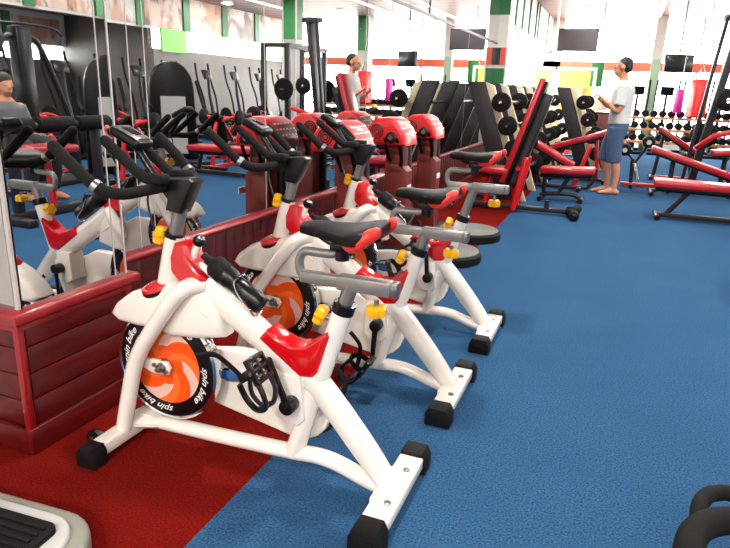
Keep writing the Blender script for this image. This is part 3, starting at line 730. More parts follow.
# ------------------------------------------------------------------ red belt massagers on round discs
def make_massager():
    t = thing('belt_massager', '', 'massage machine', group='red headed massagers along the mirror wall')
    p = MB().lathe([(0, 0), (0.285, 0), (0.295, 0.008), (0.295, 0.062), (0.285, 0.072), (0, 0.072)], seg=56).build('platform', 'black_rubber', t)
    prof = [(0, 0.074), (0.27, 0.074), (0.272, 0.079)]
    for k in range(8): r0 = 0.268 - k * 0.03; prof += [(r0, 0.084), (r0 - 0.018, 0.084), (r0 - 0.021, 0.081), (r0 - 0.027, 0.081)]
    MB().lathe(prof + [(0, 0.084)], seg=56).build('top_pad', 'disc_top', p)
    MB().box((-0.40, 0.05, 0.035), (0.36, 0.44, 0.07), bev=0.012).build('base', 'black_paint', t)
    b = MB().prism([(-0.525, 0.07), (-0.315, 0.07), (-0.325, 0.68), (-0.365, 0.72), (-0.365, 0.90), (-0.505, 0.90)], -0.085, 0.06, bev=0.008)
    for z in (0.70, 0.77, 0.84): b.box((-0.435, -0.088, z), (0.11, 0.006, 0.055), bev=0.003)
    b.build('post', 'post_wood', t)
    MB().prism([(-0.54, 0.07), (-0.32, 0.07), (-0.36, 0.90), (-0.55, 0.90)], 0.065, 0.13, bev=0.015).build('rear_column', 'black_paint', t)
    hp = [(-0.660, 0.885), (-0.665, 0.93), (-0.640, 1.00), (-0.595, 1.06), (-0.55, 1.085), (-0.45, 1.090), (-0.40, 1.07), (-0.345, 1.005), (-0.318, 0.94), (-0.315, 0.885)]
    h = MB().use('red_body').prism(hp, -0.20, 0.12, bev=0.03, seg=4)
    h.use('lettering')
    for i in range(3):
        for q in range(6): h.box((-0.612 - 0.019 * i, -0.155 + 0.046 * q, 1.045 - 0.038 * i), (0.011, 0.022, 0.008), rot=(0, math.radians(-60), 0)).box((-0.383 + 0.029 * i, -0.155 + 0.046 * q, 1.052 - 0.040 * i), (0.011, 0.022, 0.008), rot=(0, math.radians(52), 0))
    h = h.build('head', None, t)
    b = MB()
    for r0 in (0.018, 0.034, 0.050): b.tube([(-0.545 + r0 * math.cos(a), -0.203, 0.985 + r0 * math.sin(a)) for a in [2 * PI * k / 24 for k in range(24)]], 0.0045, 6, closed=True)
    for k in range(3):
        for q in range(7): b.cyl((-0.62 + 0.02 * q, -0.198, 0.905 + 0.014 * k), (-0.62 + 0.02 * q, -0.203, 0.905 + 0.014 * k), 0.0035, seg=6)
    b.build('vent', 'black_plastic', h)
    b = MB().use('black_plastic').cyl((-0.425, -0.20, 0.945), (-0.425, -0.23, 0.945), 0.045, seg=28, bev=0.012).use('steel').cyl((-0.425, -0.225, 0.945), (-0.425, -0.235, 0.945), 0.018, seg=14)
    b.build('belt_wheel', None, t)
    b = MB()
    b.tube([(-0.465, -0.215, 0.94), (-0.478, -0.17, 0.87), (-0.475, -0.12, 0.80), (-0.46, -0.10, 0.755)], [(0.016, 0.005)] * 4, 8, smooth=4, up=(1, 0, 0))
    b.tube([(-0.385, -0.215, 0.94), (-0.365, -0.17, 0.87), (-0.365, -0.12, 0.78), (-0.375, -0.10, 0.72)], [(0.016, 0.005)] * 4, 8, smooth=4, up=(1, 0, 0))
    b.build('belt', 'black_vinyl', t)
    MB().box((-0.30, -0.09, 0.56), (0.006, 0.09, 0.045)).build('care_tag', 'lettering', t)
    return t
ms = make_massager(); ms.location = (-1.17, 5.6, 0)
ms['label'] = 'farthest red headed belt massager, its round disc farthest from the bikes'
dup(ms, (-1.17, 4.74, 0), 'middle red headed belt massager with a brown post, behind the rear spin bike')
dup(ms, (-1.22, 3.93, 0), 'nearest red headed belt massager, close beside the rear spin bike handlebar')

# ------------------------------------------------------------------ leaning barbell racks
def make_rack():
    t = thing('barbell_rack', '', 'barbell rack', group='leaning barbell racks')
    for y in (-0.5, 0.5):
        up_ = MB().prism([(-0.62, 1.42), (-0.40, 1.42), (0.13, 0.0), (-0.12, 0.0)], y - 0.035, y + 0.035, bev=0.006).build('upright', 'black_paint', t)
        MB().prism([(-0.398, 1.42), (-0.29, 1.38), (0.23, 0.0), (0.132, 0.0)], y - 0.032, y + 0.032, bev=0.004).build('edge_strip', 'cream', up_)
        b = MB()
        for z in (0.35, 0.62, 0.89, 1.16):
            x = 0.215 - 0.372 * z
            b.tube([(x - 0.02, y, z + 0.03), (x + 0.075, y, z - 0.03 + 0.03), (x + 0.105, y, z + 0.055)], 0.012, 8)
        b.build('hook', 'steel', t)
    b = MB().cyl((-0.08, -0.5, 0.2), (-0.08, 0.5, 0.2), 0.025, seg=12).cyl((-0.45, -0.5, 1.15), (-0.45, 0.5, 1.15), 0.022, seg=12)
    b.build('crossbar', 'black_paint', t)
    b = MB()
    for y in (-0.5, 0.5): b.box((-0.12, y, 0.02), (0.62, 0.06, 0.04), bev=0.006)
    b.build('foot', 'black_paint', t)
    return t
def make_barbell():
    t = thing('barbell', '', 'barbell', group='short barbells on the leaning racks')
    MB().cyl((0, -0.78, 0), (0, 0.78, 0), 0.013, seg=10).build('bar', 'steel', t)
    for s in (-1, 1):
        b = MB().lathe([(0.014, -0.035), (0.095, -0.035), (0.115, -0.025), (0.115, 0.025), (0.095, 0.035), (0.05, 0.030), (0.03, 0.045), (0.014, 0.045)], o=(0, s * 0.70, 0), ax=(0, s, 0), seg=28)
        b.build('plate', 'black_rubber', t)
        MB().cyl((0, s * 0.742, 0), (0, s * 0.79, 0), 0.017, seg=12).build('collar', 'chrome', t)
    return t
rk = make_rack(); bb = make_barbell(); firstb = True
racks = [(-1.20, 8.45, 'nearest leaning barbell rack, right behind the red and black incline bench'), (-1.14, 10.45, 'second leaning barbell rack along the left wall'),
         (-1.12, 12.6, 'third leaning barbell rack, farthest along the left wall'), (-0.45, 11.8, 'leaning barbell rack right of the incline bench backrest'), (-0.62, 14.1, 'leaning barbell rack just left of the yellow poster board')]
where = ['nearest barbell rack', 'second barbell rack', 'third barbell rack', 'rack right of the incline bench', 'rack by the yellow poster board']
rows = ['lowest', 'second lowest', 'second highest', 'highest']
for i, (x, y, l) in enumerate(racks):
    if i == 0: rk.location = (x, y, 0); rk['label'] = l
    else: dup(rk, (x, y, 0), l)
    for k, z in enumerate((0.35, 0.62, 0.89, 1.16)):
        o = bb if firstb else copy_tree(bb); firstb = False
        o.location = (x + 0.215 - 0.372 * z + 0.066, y, z + 0.03)
        o['label'] = 'black plated barbell on the %s hooks of the %s' % (rows[k], where[i])

# ------------------------------------------------------------------ benches
def pad(b, p0, p1, w=0.30, th=0.075, vinyl='red_vinyl', under='black_vinyl'):
    p0, p1 = Vector(p0), Vector(p1); d = (p1 - p0).normalized(); n = Vector((0, 1, 0)).cross(d); n = -n if n.z < 0 else n
    b.use(vinyl).beam(p0, p1, w, th, bev=0.018)
    b.use(under).beam(p0 - n * (th / 2 + 0.014) + d * 0.02, p1 - n * (th / 2 + 0.014) - d * 0.02, w * 0.92, 0.03, bev=0.006)
def padobj(name, par, p0, p1, **k):
    b = MB(); pad(b, p0, p1, **k); return b.build(name, None, par)
def tubes(name, par, m, segs, r=0.026):
    b = MB().use(m)
    for s in segs: b.tube(s, r, 12, round_caps=True)
    return b.build(name, None, par)
def foot(par, x, y0=-0.22, y1=0.22):
    f = MB().cyl((x, y0, 0.03), (x, y1, 0.03), 0.028, seg=12).build('foot_bar', 'black_paint', par)
    for y in (y0, y1): MB().cyl((x, y - 0.02, 0.031), (x, y + 0.02, 0.031), 0.0305, seg=14, bev=0.004).build('end_cap', 'black_rubber', f)

# red and black incline bench in front of the racks
t = thing('incline_bench', 'tall red and black incline bench whose steep backrest leans beside the barbell racks', 'gym bench', (-1.0, 7.2, 0))
padobj('backrest', t, (-0.15, 0, 0.33), (0.185, 0, 1.46), w=0.30, th=0.065)
b = MB().use('black_paint').beam((-0.045, 0, 0.28), (0.25, 0, 1.30), 0.16, 0.10, bev=0.006).beam((-0.03, -0.10, 0.33), (0.235, -0.10, 1.22), 0.03, 0.05).beam((-0.03, 0.10, 0.33), (0.235, 0.10, 1.22), 0.03, 0.05)
b.build('back_frame', None, t)
b = MB().use('cream').beam((0.17, -0.03, 1.08), (0.03, -0.03, 0.50), 0.045, 0.05)
b.use('black_paint')
for k in range(7): b.box((0.165 - 0.0185 * k, -0.055, 1.02 - 0.075 * k), (0.03, 0.012, 0.02))
b.build('ladder_strut', None, t)
padobj('seat', t, (-0.56, 0, 0.475), (-0.09, 0, 0.455), w=0.32)
tubes('seat_frame', t, 'red_paint', [[(-0.5, 0, 0.39), (-0.02, 0, 0.40)], [(-0.30, 0, 0.40), (-0.34, 0, 0.05)], [(0.02, 0, 0.06), (-0.06, 0, 0.45)]], 0.034)
tubes('post', t, 'red_paint', [[(0.0, -0.13, 0.05), (0.09, -0.13, 0.60)]], 0.034); tubes('post', t, 'red_paint', [[(0.0, 0.13, 0.05), (0.09, 0.13, 0.60)]], 0.034)
MB().cyl((0.02, -0.16, 0.50), (0.02, 0.16, 0.50), 0.024, seg=12).build('crossbar', 'red_paint', t)
MB().box((0.05, 0, 0.05), (1.22, 0.07, 0.055), bev=0.01).build('base_beam', 'black_paint', t)
MB().cyl((0.36, -0.02, 0.07), (0.36, -0.02, 0.16), 0.026, seg=12).build('stub_post', 'black_paint', t)
foot(t, -0.50)
b = MB()
for s in (-1, 1): b.tube([(0.60, s * 0.03, 0.06), (0.66, s * 0.12, 0.055), (0.68, s * 0.27, 0.05)], [0.045, 0.048, 0.05], 14, smooth=3)
f = b.build('rear_foot', 'black_foam', t)
for s in (-1, 1): MB().cyl((0.68, s * 0.265, 0.05), (0.682, s * 0.295, 0.05), 0.042, seg=16, bev=0.006).build('end_cap', 'black_plastic', f)

t = thing('flat_bench', 'low red padded bench on a black frame, left of the walking man', 'gym bench', (-0.62, 8.3, 0))
padobj('pad', t, (-0.24, 0, 0.378), (0.415, 0, 0.405), w=0.32)
tubes('pad_frame', t, 'black_paint', [[(-0.22, 0, 0.305), (0.36, 0, 0.33)]], 0.03)
tubes('leg', t, 'black_paint', [[(0.12, 0, 0.32), (0.0, 0, 0.08)]]); tubes('leg', t, 'black_paint', [[(-0.18, 0, 0.30), (-0.18, 0, 0.06)]])
b = MB().tube([(-0.22, 0, 0.06), (0.0, 0, 0.085), (0.20, 0, 0.078), (0.28, 0, 0.035)], 0.028, 12, smooth=3); b.build('base_beam', 'black_paint', t)
foot(t, -0.20); foot(t, 0.29, -0.16, 0.16)

t = thing('decline_bench', 'sloping red bench with its high end toward the barbell racks, behind the low bench', 'gym bench', (-0.80, 9.35, 0))
padobj('pad', t, (-0.30, 0, 0.64), (0.27, 0, 0.345), w=0.30)
tubes('leg', t, 'black_paint', [[(-0.18, 0, 0.54), (-0.24, 0, 0.05)]]); tubes('leg', t, 'red_paint', [[(0.30, 0, 0.05), (0.46, 0, 0.62)]], 0.03)
tubes('pad_frame', t, 'black_paint', [[(-0.22, 0, 0.56), (0.26, 0, 0.30), (0.36, 0, 0.30)]])
b = MB().tube([(-0.3, 0, 0.04), (0.4, 0, 0.04), (0.50, 0, 0.07), (0.565, 0, 0.18), (0.575, 0, 0.32)], 0.027, 12, smooth=4); b.build('base_beam', 'black_paint', t)
foot(t, -0.28); foot(t, 0.38)

t = thing('decline_bench', 'red bench rising to the right behind the walking man, toward his hip', 'gym bench', (-0.50, 10.4, 0))
padobj('pad', t, (-0.46, 0, 0.50), (0.42, 0, 0.80), w=0.30)
tubes('leg', t, 'red_paint', [[(0.20, 0, 0.66), (0.28, 0, 0.05)]], 0.03); tubes('leg', t, 'black_paint', [[(-0.30, 0, 0.48), (-0.34, 0, 0.05)]])
MB().box((-0.02, 0, 0.04), (0.84, 0.07, 0.05), bev=0.01).build('base_beam', 'black_paint', t)
foot(t, -0.42); foot(t, 0.38)
t = thing('decline_bench', 'short sloping red bench farthest back left of the walking man', 'gym bench', (-0.62, 12.9, 0))
padobj('pad', t, (-0.10, 0, 0.80), (0.42, 0, 0.50), w=0.30)
tubes('leg', t, 'black_paint', [[(0.0, 0, 0.69), (-0.05, 0, 0.05)]]); tubes('leg', t, 'black_paint', [[(0.32, 0, 0.50), (0.36, 0, 0.05)]])
MB().box((0.15, 0, 0.04), (0.6, 0.07, 0.05), bev=0.01).build('base_beam', 'black_paint', t)
foot(t, -0.1); foot(t, 0.4)

t = thing('flat_bench', 'flat red bench with a shiny top at the right picture edge', 'gym bench', (1.1, 7.7, 0))
padobj('pad', t, (-0.66, 0, 0.400), (0.70, 0, 0.385), w=0.34)
tubes('pad_frame', t, 'black_paint', [[(-0.60, 0, 0.325), (0.66, 0, 0.31)]], 0.03)
tubes('leg', t, 'black_paint', [[(-0.29, 0, 0.32), (-0.48, 0, 0.05)]], 0.03); tubes('leg', t, 'black_paint', [[(0.55, 0, 0.31), (0.62, 0, 0.05)]], 0.03)
MB().box((0.06, 0, 0.04), (1.28, 0.075, 0.05), bev=0.01).build('base_beam', 'black_paint', t)
foot(t, -0.58, -0.20, 0.20); foot(t, 0.70)

t = thing('decline_bench', 'sloping red bench falling to the right, just behind the flat bench at right', 'gym bench', (0.95, 9.6, 0))
padobj('pad', t, (-0.50, 0, 0.635), (0.62, 0, 0.30), w=0.32)
tubes('leg', t, 'black_paint', [[(-0.20, 0, 0.50), (-0.20, 0, 0.05)]], 0.032); tubes('leg', t, 'black_paint', [[(0.50, 0, 0.30), (0.54, 0, 0.05)]], 0.03)
tubes('pad_frame', t, 'black_paint', [[(-0.44, 0, 0.575), (0.58, 0, 0.265)]], 0.025)
b = MB().tube([(-0.42, 0, 0.03), (-0.30, 0, 0.08), (0.1, 0, 0.09), (0.60, 0, 0.06)], 0.028, 12, smooth=3); b.build('base_beam', 'black_paint', t)
foot(t, -0.42); foot(t, 0.62)

t = thing('decline_bench', 'sit-up bench with a yellow tip, in front of the dumbbell rack', 'gym bench', (0.79, 11.5, 0))
padobj('pad', t, (-0.18, 0, 0.83), (0.42, 0, 0.47), w=0.30)
MB().beam((-0.36, 0, 0.945), (-0.16, 0, 0.80), 0.10, 0.06, bev=0.01).build('upper_arm', 'black_paint', t)
MB().ball((-0.37, 0, 0.965), (0.05, 0.09, 0.04)).build('end_grip', 'yellow', t)
tubes('leg', t, 'black_paint', [[(-0.10, 0, 0.76), (-0.16, 0, 0.05)]], 0.03); tubes('leg', t, 'black_paint', [[(0.34, 0, 0.48), (0.40, 0, 0.05)]], 0.03)
MB().box((0.12, 0, 0.04), (0.66, 0.07, 0.05), bev=0.01).build('base_beam', 'red_paint', t)
foot(t, -0.2); foot(t, 0.45)

t = thing('leg_curl_stand', 'small stand with two round black rollers, right of the walking man', 'gym stand', (0.27, 10.25, 0))
b = MB().use('black_paint').tube([(0.0, 0, 0.05), (-0.02, 0, 0.42)], 0.03, 12).tube([(-0.14, 0, 0.53), (0.02, 0, 0.36), (0.17, 0, 0.66)], 0.024, 12)
b.build('frame', None, t)
for x, z in ((-0.15, 0.55), (0.16, 0.68)):
    r_ = MB().cyl((x, -0.20, z), (x, 0.20, z), 0.085, seg=24, bev=0.02).build('roller', 'black_foam', t)
    MB().cyl((x, -0.206, z), (x, -0.195, z), 0.035, seg=16).build('end_cap', 'grey_panel', r_)
MB().cyl((0.0, -0.06, 0.36), (0.08, -0.10, 0.12), 0.022, seg=12).build('handle', 'chrome', t)
foot(t, 0.0, -0.25, 0.25)
MB().box((0.1, 0, 0.04), (0.5, 0.07, 0.05), bev=0.01).build('base_beam', 'red_paint', t)

# tall slanted press machine at the right edge
t = thing('press_machine', 'tall black slanted press machine with red arms at the right edge', 'gym machine', (1.1, 9.0 + 1.6, 0))
S = 10.6 / 9.0
MB().beam((-0.12, -0.05, 0.06), (0.10, -0.05, 2.42), 0.05, 0.075, bev=0.006).build('front_post', 'black_paint', t)
MB().beam((0.02, 0.10, 0.06), (0.30, 0.10, 2.42), 0.10, 0.20, bev=0.01).build('rear_post', 'black_paint', t)
MB().beam((0.08, 0.02, 2.42), (0.40, 0.10, 2.42), 0.2, 0.08, bev=0.01).build('top_beam', 'black_paint', t)
for z in (0.35, 1.0, 1.7): pass
tubes('red_arm', t, 'red_paint', [[(0.02, 0.0, 0.62), (0.20, -0.1, 0.80), (0.55, -0.12, 0.90)]], 0.04)
padobj('seat', t, (0.20, -0.1, 0.56), (0.62, -0.1, 0.60), w=0.34)
b = MB().lathe([(0.03, -0.03), (0.17, -0.03), (0.19, -0.015), (0.19, 0.015), (0.17, 0.03), (0.03, 0.03)], o=(0.10, 0.24, 0.78), ax=(0.2, 1, 0), seg=32)
b.build('weight_plate', 'black_rubber', t)
b = MB().lathe([(0.03, -0.03), (0.13, -0.03), (0.15, -0.015), (0.15, 0.015), (0.13, 0.03), (0.03, 0.03)], o=(0.28, -0.2, 1.3), ax=(0, 1, 0), seg=32)
b.build('weight_plate', 'black_rubber', t)
MB().cyl((0.28, -0.23, 1.3), (0.28, 0.06, 1.3), 0.024, seg=12).build('plate_horn', 'chrome', t)
tubes('seat_post', t, 'black_paint', [[(0.4, -0.1, 0.56), (0.4, -0.05, 0.05)]], 0.035)
MB().box((0.22, 0.05, 0.035), (0.95, 0.10, 0.07), bev=0.01).build('base_beam', 'black_paint', t)
foot(t, -0.2, -0.35, 0.4); foot(t, 0.66, -0.35, 0.4)

# ------------------------------------------------------------------ dumbbell rack and dumbbells
t = thing('dumbbell_rack', 'long three shelf dumbbell rack with orange wood edges below the far windows', 'dumbbell rack', (1.5, 14.2, 0))
for z in (0.46, 0.70, 0.93):
    s_ = MB().box((0, 0, z - 0.02), (3.0, 0.42, 0.03), bev=0.005).build('shelf', 'black_paint', t)
    MB().box((0, -0.215, z - 0.015), (3.0, 0.02, 0.05), bev=0.004).build('shelf_edge', 'rack_wood', s_)
for x in (-1.45, 0, 1.45): MB().box((x, 0.235, 0.46), (0.06, 0.05, 0.92), bev=0.006).build('upright', 'black_paint', t)
for x in (-1.45, 0, 1.45): MB().box((x, 0, 0.025), (0.07, 0.5, 0.05), bev=0.006).build('foot', 'black_paint', t)
def make_dumbbell():
    t = thing('dumbbell', '', 'dumbbell')
    MB().cyl((0, -0.09, 0.07), (0, 0.09, 0.07), 0.015, seg=10).build('handle', 'chrome', t)
    for s in (-1, 1):
        MB().lathe([(0, -0.05), (0.055, -0.05), (0.07, -0.035), (0.07, 0.035), (0.055, 0.05), (0.03, 0.052), (0, 0.052)], o=(0, s * 0.125, 0.07), ax=(0, s, 0), seg=20).build('head', 'black_rubber', t)
    return t
db = make_dumbbell(); first = True
for z, nm in ((0.46, 'lowest'), (0.70, 'middle'), (0.93, 'top')):
    for k in range(18):
        o = db if first else copy_tree(db); first = False
        o.location = (0.12 + k * 0.162, 14.2, z - 0.003)
        o['label'] = 'round black dumbbell lying on the %s shelf of the long rack' % nm; o['group'] = 'dumbbells on the %s shelf' % nm

# punching bag, television, poster boards, counter
t = thing('punching_bag', 'red hanging punching bag in front of the far windows', 'punching bag', (1.24, 13.0, 0.98))
MB().lathe([(0, 0), (0.14, 0.0), (0.165, 0.02), (0.168, 0.62), (0.155, 0.655), (0.10, 0.67), (0, 0.672)], seg=32).build('bag', 'red_body', t)
b = MB()
for k in range(4): a = PI / 4 + k * PI / 2; b.cyl((0.13 * math.cos(a), 0.13 * math.sin(a), 0.65), (0, 0, 0.90), 0.008, seg=6)
b.cyl((0, 0, 0.9), (0, 0, ZC - 0.98), 0.010, seg=6).build('chain', 'steel', t)
t = thing('punching_bag', 'slim magenta hanging bag beside the red punching bag', 'punching bag', (1.0, 13.9, 1.03))
MB().lathe([(0, 0), (0.07, 0.0), (0.085, 0.02), (0.085, 0.42), (0.07, 0.45), (0, 0.46)], seg=24).build('bag', 'pink', t)
MB().cyl((0, 0, 0.45), (0, 0, ZC - 1.03), 0.008, seg=6).build('chain', 'steel', t)
t = thing('television', 'dark flat television hung from the ceiling beyond the green topped pier', 'television', (-0.95, 13.0, 0))
MB().box((0, 0, 2.295), (0.72, 0.06, 0.40), bev=0.008).build('casing', 'black_plastic', t)
MB().box((0, -0.032, 2.295), (0.68, 0.004, 0.36)).build('screen', 'screen', t)
MB().cyl((-0.40, 0.06, 2.2), (-0.40, 0.06, ZC), 0.022, seg=12).box((-0.28, 0.05, 2.32), (0.26, 0.04, 0.06)).build('bracket', 'grey_panel', t)
def board(x, y, w, z0, z1, label):
    t = thing('poster_board', label, 'poster board', (x, y, 0))
    b = MB()
    for s in (-1, 1): b.box((s * w / 2, 0, z1 / 2), (0.07, 0.06, z1), bev=0.006)
    b.box((0, 0, z1), (w + 0.07, 0.06, 0.07), bev=0.006).box((0, 0, z0 - 0.03), (w, 0.05, 0.06))
    b.build('board_frame', 'wall_white', t)
    MB().box((0, -0.005, (z0 + z1) / 2), (w - 0.06, 0.02, z1 - z0)).build('print', 'paper_yellow', t)
    return t
t = board(-1.04, 15.2, 0.78, 0.55, 1.86, 'pale yellow poster board showing a raised bent arm, left of the walking man')
b = MB().use('skin')
b.tube([(0.06, -0.022, 0.80), (0.10, -0.022, 1.05), (0.06, -0.022, 1.28)], [(0.10, .006), (0.11, .006), (0.06, .006)], 12, smooth=4, up=(1, 0, 0)).tube([(0.06, -0.022, 1.24), (0.16, -0.022, 1.36), (0.20, -0.022, 1.46)], [(0.05, .006), (0.05, .006), (0.06, .006)], 12, smooth=4, up=(1, 0, 0))
b.use('paper_white').box((0.0, -0.018, 0.74), (0.55, 0.006, 0.36))
b.build('printed_figure', None, t)
board(-1.76, 15.2, 0.42, 0.55, 1.86, 'narrow pale yellow poster board behind the incline bench backrest')
t = thing('counter', 'reddish brown counter behind the walking man', 'counter', (-0.42, 15.6, 0))
MB().box((0, 0, 0.46), (0.86, 0.5, 0.92), bev=0.01).build('body', 'post_wood', t)
MB().box((0, 0, 0.94), (0.92, 0.56, 0.04), bev=0.01).build('top', 'plank_h', t)
o = MB().box((-0.26, 15.5, 1.13), (0.34, 0.03, 0.30), bev=0.004).use('paper_white').build('notice_sheet', 'paper_white')
o.location = (-0.22, 0.0, 0.0)
tag(o, 'white notice standing on the reddish brown counter', 'notice')
o = MB().box((-0.62, 15.2, 1.75), (0.26, 0.05, 0.5), bev=0.01).build('wall_panel', 'green'); tag(o, 'small dark green hanging panel left of the walking man', 'panel')
MB().cyl((-0.62, 15.2, 2.0), (-0.62, 15.2, ZC), 0.01, seg=6).build('hanger', 'steel', o)

struct(MB().use('pale_green').box((0.62, 17.6, 1.6), (0.22, 0.2, 3.2)).use('wall_grey').box((0.62, 17.6, 2.7), (0.24, 0.22, 1.0)).build('pillar.004'))
t = thing('television', 'dark television hung from the ceiling in front of the far windows, above the cross trainers', 'television', (0.95, 15.0, 0))
MB().box((0, 0, 2.0), (0.62, 0.08, 0.36), rot=(0, 0, 0.5), bev=0.01).build('casing', 'black_plastic', t); MB().cyl((0, 0.04, 2.2), (0, 0.04, ZC), 0.02, seg=10).build('bracket', 'steel', t)
# cardio machines near the far windows and along the right wall
def make_elliptical():
    t = thing('cross_trainer', '', 'cross trainer', group='dark cross trainers')
    MB().box((0, 0, 0.06), (1.35, 0.16, 0.08), bev=0.02).build('base_beam', 'black_paint', t)
    for x in (-0.62, 0.62): MB().box((x, 0, 0.03), (0.09, 0.55, 0.06), bev=0.015).build('foot', 'black_rubber', t)
    b = MB().prism([(0.10, 0.08), (0.62, 0.08), (0.64, 0.40), (0.50, 0.62), (0.30, 0.62), (0.12, 0.40)], -0.10, 0.10, bev=0.04, seg=3); b.build('drive_cover', 'black_plastic', t)
    MB().tube([(0.36, 0, 0.55), (0.26, 0, 1.05), (0.24, 0, 1.42)], [0.045, 0.035, 0.03], 12, smooth=3).build('mast', 'black_paint', t)
    MB().box((0.20, 0, 1.47), (0.05, 0.30, 0.22), rot=(0, -0.4, 0), bev=0.02).build('console', 'black_plastic', t)
    for s in (-1, 1):
        MB().tube([(0.34, s * 0.22, 0.42), (0.26, s * 0.24, 0.95), (0.12, s * 0.25, 1.35), (0.06, s * 0.24, 1.70)], [0.022, 0.022, 0.020, 0.024], 10, smooth=3, round_caps=True).build('arm', 'black_foam', t)
        MB().tube([(0.40, s * 0.16, 0.30), (-0.10, s * 0.16, 0.24), (-0.50, s * 0.16, 0.28)], 0.024, 10, smooth=3).build('pedal_rail', 'steel', t)
        MB().box((-0.14, s * 0.16, 0.29), (0.36, 0.15, 0.05), bev=0.015).build('footplate', 'black_rubber', t)
    return t
el = make_elliptical(); first = True
spots = [(0.30, 17.0, 'leftmost of the cross trainers by the far windows'), (0.95, 17.0, 'second cross trainer from the left by the far windows'), (1.55, 17.0, 'third cross trainer from the left by the far windows'), (2.15, 17.0, 'rightmost cross trainer in view by the far windows'),
         (-0.9, 17.1, 'cross trainer by the far windows behind the counter')]
for x, y, l in spots:
    o = el if first else copy_tree(el); first = False
    o.location = (x, y, 0); o.rotation_euler = (0, 0, PI / 2); o['label'] = 'dark ' + l
nm = ['first', 'second', 'third', 'fourth', 'fifth', 'sixth', 'seventh', 'eighth', 'ninth', 'tenth', 'eleventh']
for k in range(11):
    o = copy_tree(el); o.location = (5.25, 4.6 + 1.15 * k, 0); o.rotation_euler = (0, 0, PI)
    o['label'] = '%s dark cross trainer from the near end of the right wall row' % nm[k]

# machines opposite the mirrors
def make_stack(label, loc):
    t = thing('weight_stack_machine', label, 'weight machine', loc, 0.7, group='arched weight machines facing the mirrors')
    a = [(0.36 * math.cos(q), 1.18 + 0.44 * math.sin(q)) for q in [PI * k / 14 for k in range(15)]]
    MB().prism([(0.40, 0.06), *a, (-0.40, 0.06)], 0.0, 0.22, bev=0.03, plane='yz', seg=3).build('shroud', 'black_plastic', t)
    MB().prism([(0.21, 0.12), (0.20, 1.06), (-0.20, 1.06), (-0.21, 0.12)], -0.014, 0.002, plane='yz').build('front_panel', 'grey_panel', t)
    MB().box((-0.25, 0, 0.04), (1.1, 0.16, 0.08), bev=0.015).build('base_beam', 'black_paint', t)
    for x in (-0.75, 0.2): MB().box((x, 0, 0.035), (0.09, 0.9, 0.07), bev=0.015).build('foot', 'black_paint', t)
    for s in (-1, 1): MB().tube([(0.10, s * 0.42, 1.30), (-0.10, s * 0.45, 1.0), (-0.35, s * 0.42, 0.90)], 0.028, 10, smooth=3, round_caps=True).build('arm', 'black_foam', t)
    return t
make_stack('arched black weight machine with a white front panel, nearer to the bikes', (2.95, 6.95, 0))
make_stack('arched black weight machine with a white front panel, farther along', (2.95, 8.75, 0))
def make_press():
    t = thing('chest_press_machine', '', 'weight machine', group='red plate loaded machines')
    MB().box((0, 0, 0.04), (1.3, 0.10, 0.08), bev=0.012).build('base_beam', 'red_paint', t)
    for x in (-0.6, 0.6): MB().box((x, 0, 0.035), (0.10, 0.85, 0.07), bev=0.012).build('foot', 'black_paint', t)
    b = MB().tube([(-0.5, 0, 0.07), (-0.42, 0, 0.6), (-0.25, 0, 1.02), (0.15, 0, 1.05)], 0.045, 12, smooth=3).tube([(0.5, 0, 0.07), (0.30, 0, 0.55), (-0.05, 0, 0.95)], 0.042, 12, smooth=3); b.build('frame', 'red_paint', t)
    padobj('seat', t, (-0.10, 0, 0.47), (0.36, 0, 0.50), w=0.36, vinyl='black_vinyl')
    padobj('backrest', t, (-0.12, 0, 0.54), (-0.28, 0, 1.12), w=0.32, vinyl='black_vinyl')
    MB().cyl((0.12, 0, 0.06), (0.12, 0, 0.46), 0.034, seg=12).build('seat_post', 'red_paint', t)
    for s in (-1, 1):
        MB().tube([(-0.28, s * 0.12, 1.02), (-0.10, s * 0.36, 1.10), (0.25, s * 0.40, 0.98), (0.42, s * 0.36, 0.90)], 0.032, 10, smooth=3).build('arm', 'red_paint', t)
        MB().cyl((0.40, s * 0.365, 0.90), (0.40, s * 0.18, 0.90), 0.024, seg=10).build('grip', 'black_foam', t)
        MB().lathe([(0.02, -0.03), (0.16, -0.03), (0.18, -0.015), (0.18, 0.015), (0.16, 0.03), (0.02, 0.03)], o=(-0.10, s * 0.46, 1.08), ax=(0, 1, 0), seg=24).build('weight_plate', 'black_rubber', t)
        MB().cyl((-0.10, s * 0.34, 1.08), (-0.10, s * 0.52, 1.08), 0.02, seg=10).build('plate_horn', 'chrome', t)
    return t
cp_ = make_press(); first = True
for x, y, rz, l in ((1.95, 6.75, 1.57, 'red plate loaded press machine before the near arched machine'), (1.85, 8.6, 1.57, 'red plate loaded press machine nearest the mirrors, before the far arched machine'), (2.2, 9.5, 0.2, 'red plate loaded press machine just beyond the arched machines'),
                   (2.5, 10.55, -0.3, 'red plate loaded press machine in front of the power rack'), (3.95, 6.6, 2.9, 'red plate loaded press machine behind the near arched machine'), (4.05, 8.4, 3.0, 'red plate loaded press machine behind the far arched machine'),
                   (3.95, 10.0, 3.1, 'red plate loaded press machine behind the power rack'), (3.95, 5.0, 3.3, 'red plate loaded press machine behind the lat tower')):
    o = cp_ if first else copy_tree(cp_); first = False
    o.location = (x, y, 0); o.rotation_euler = (0, 0, rz); o.scale = (0.72, 0.72, 0.72); o['label'] = l
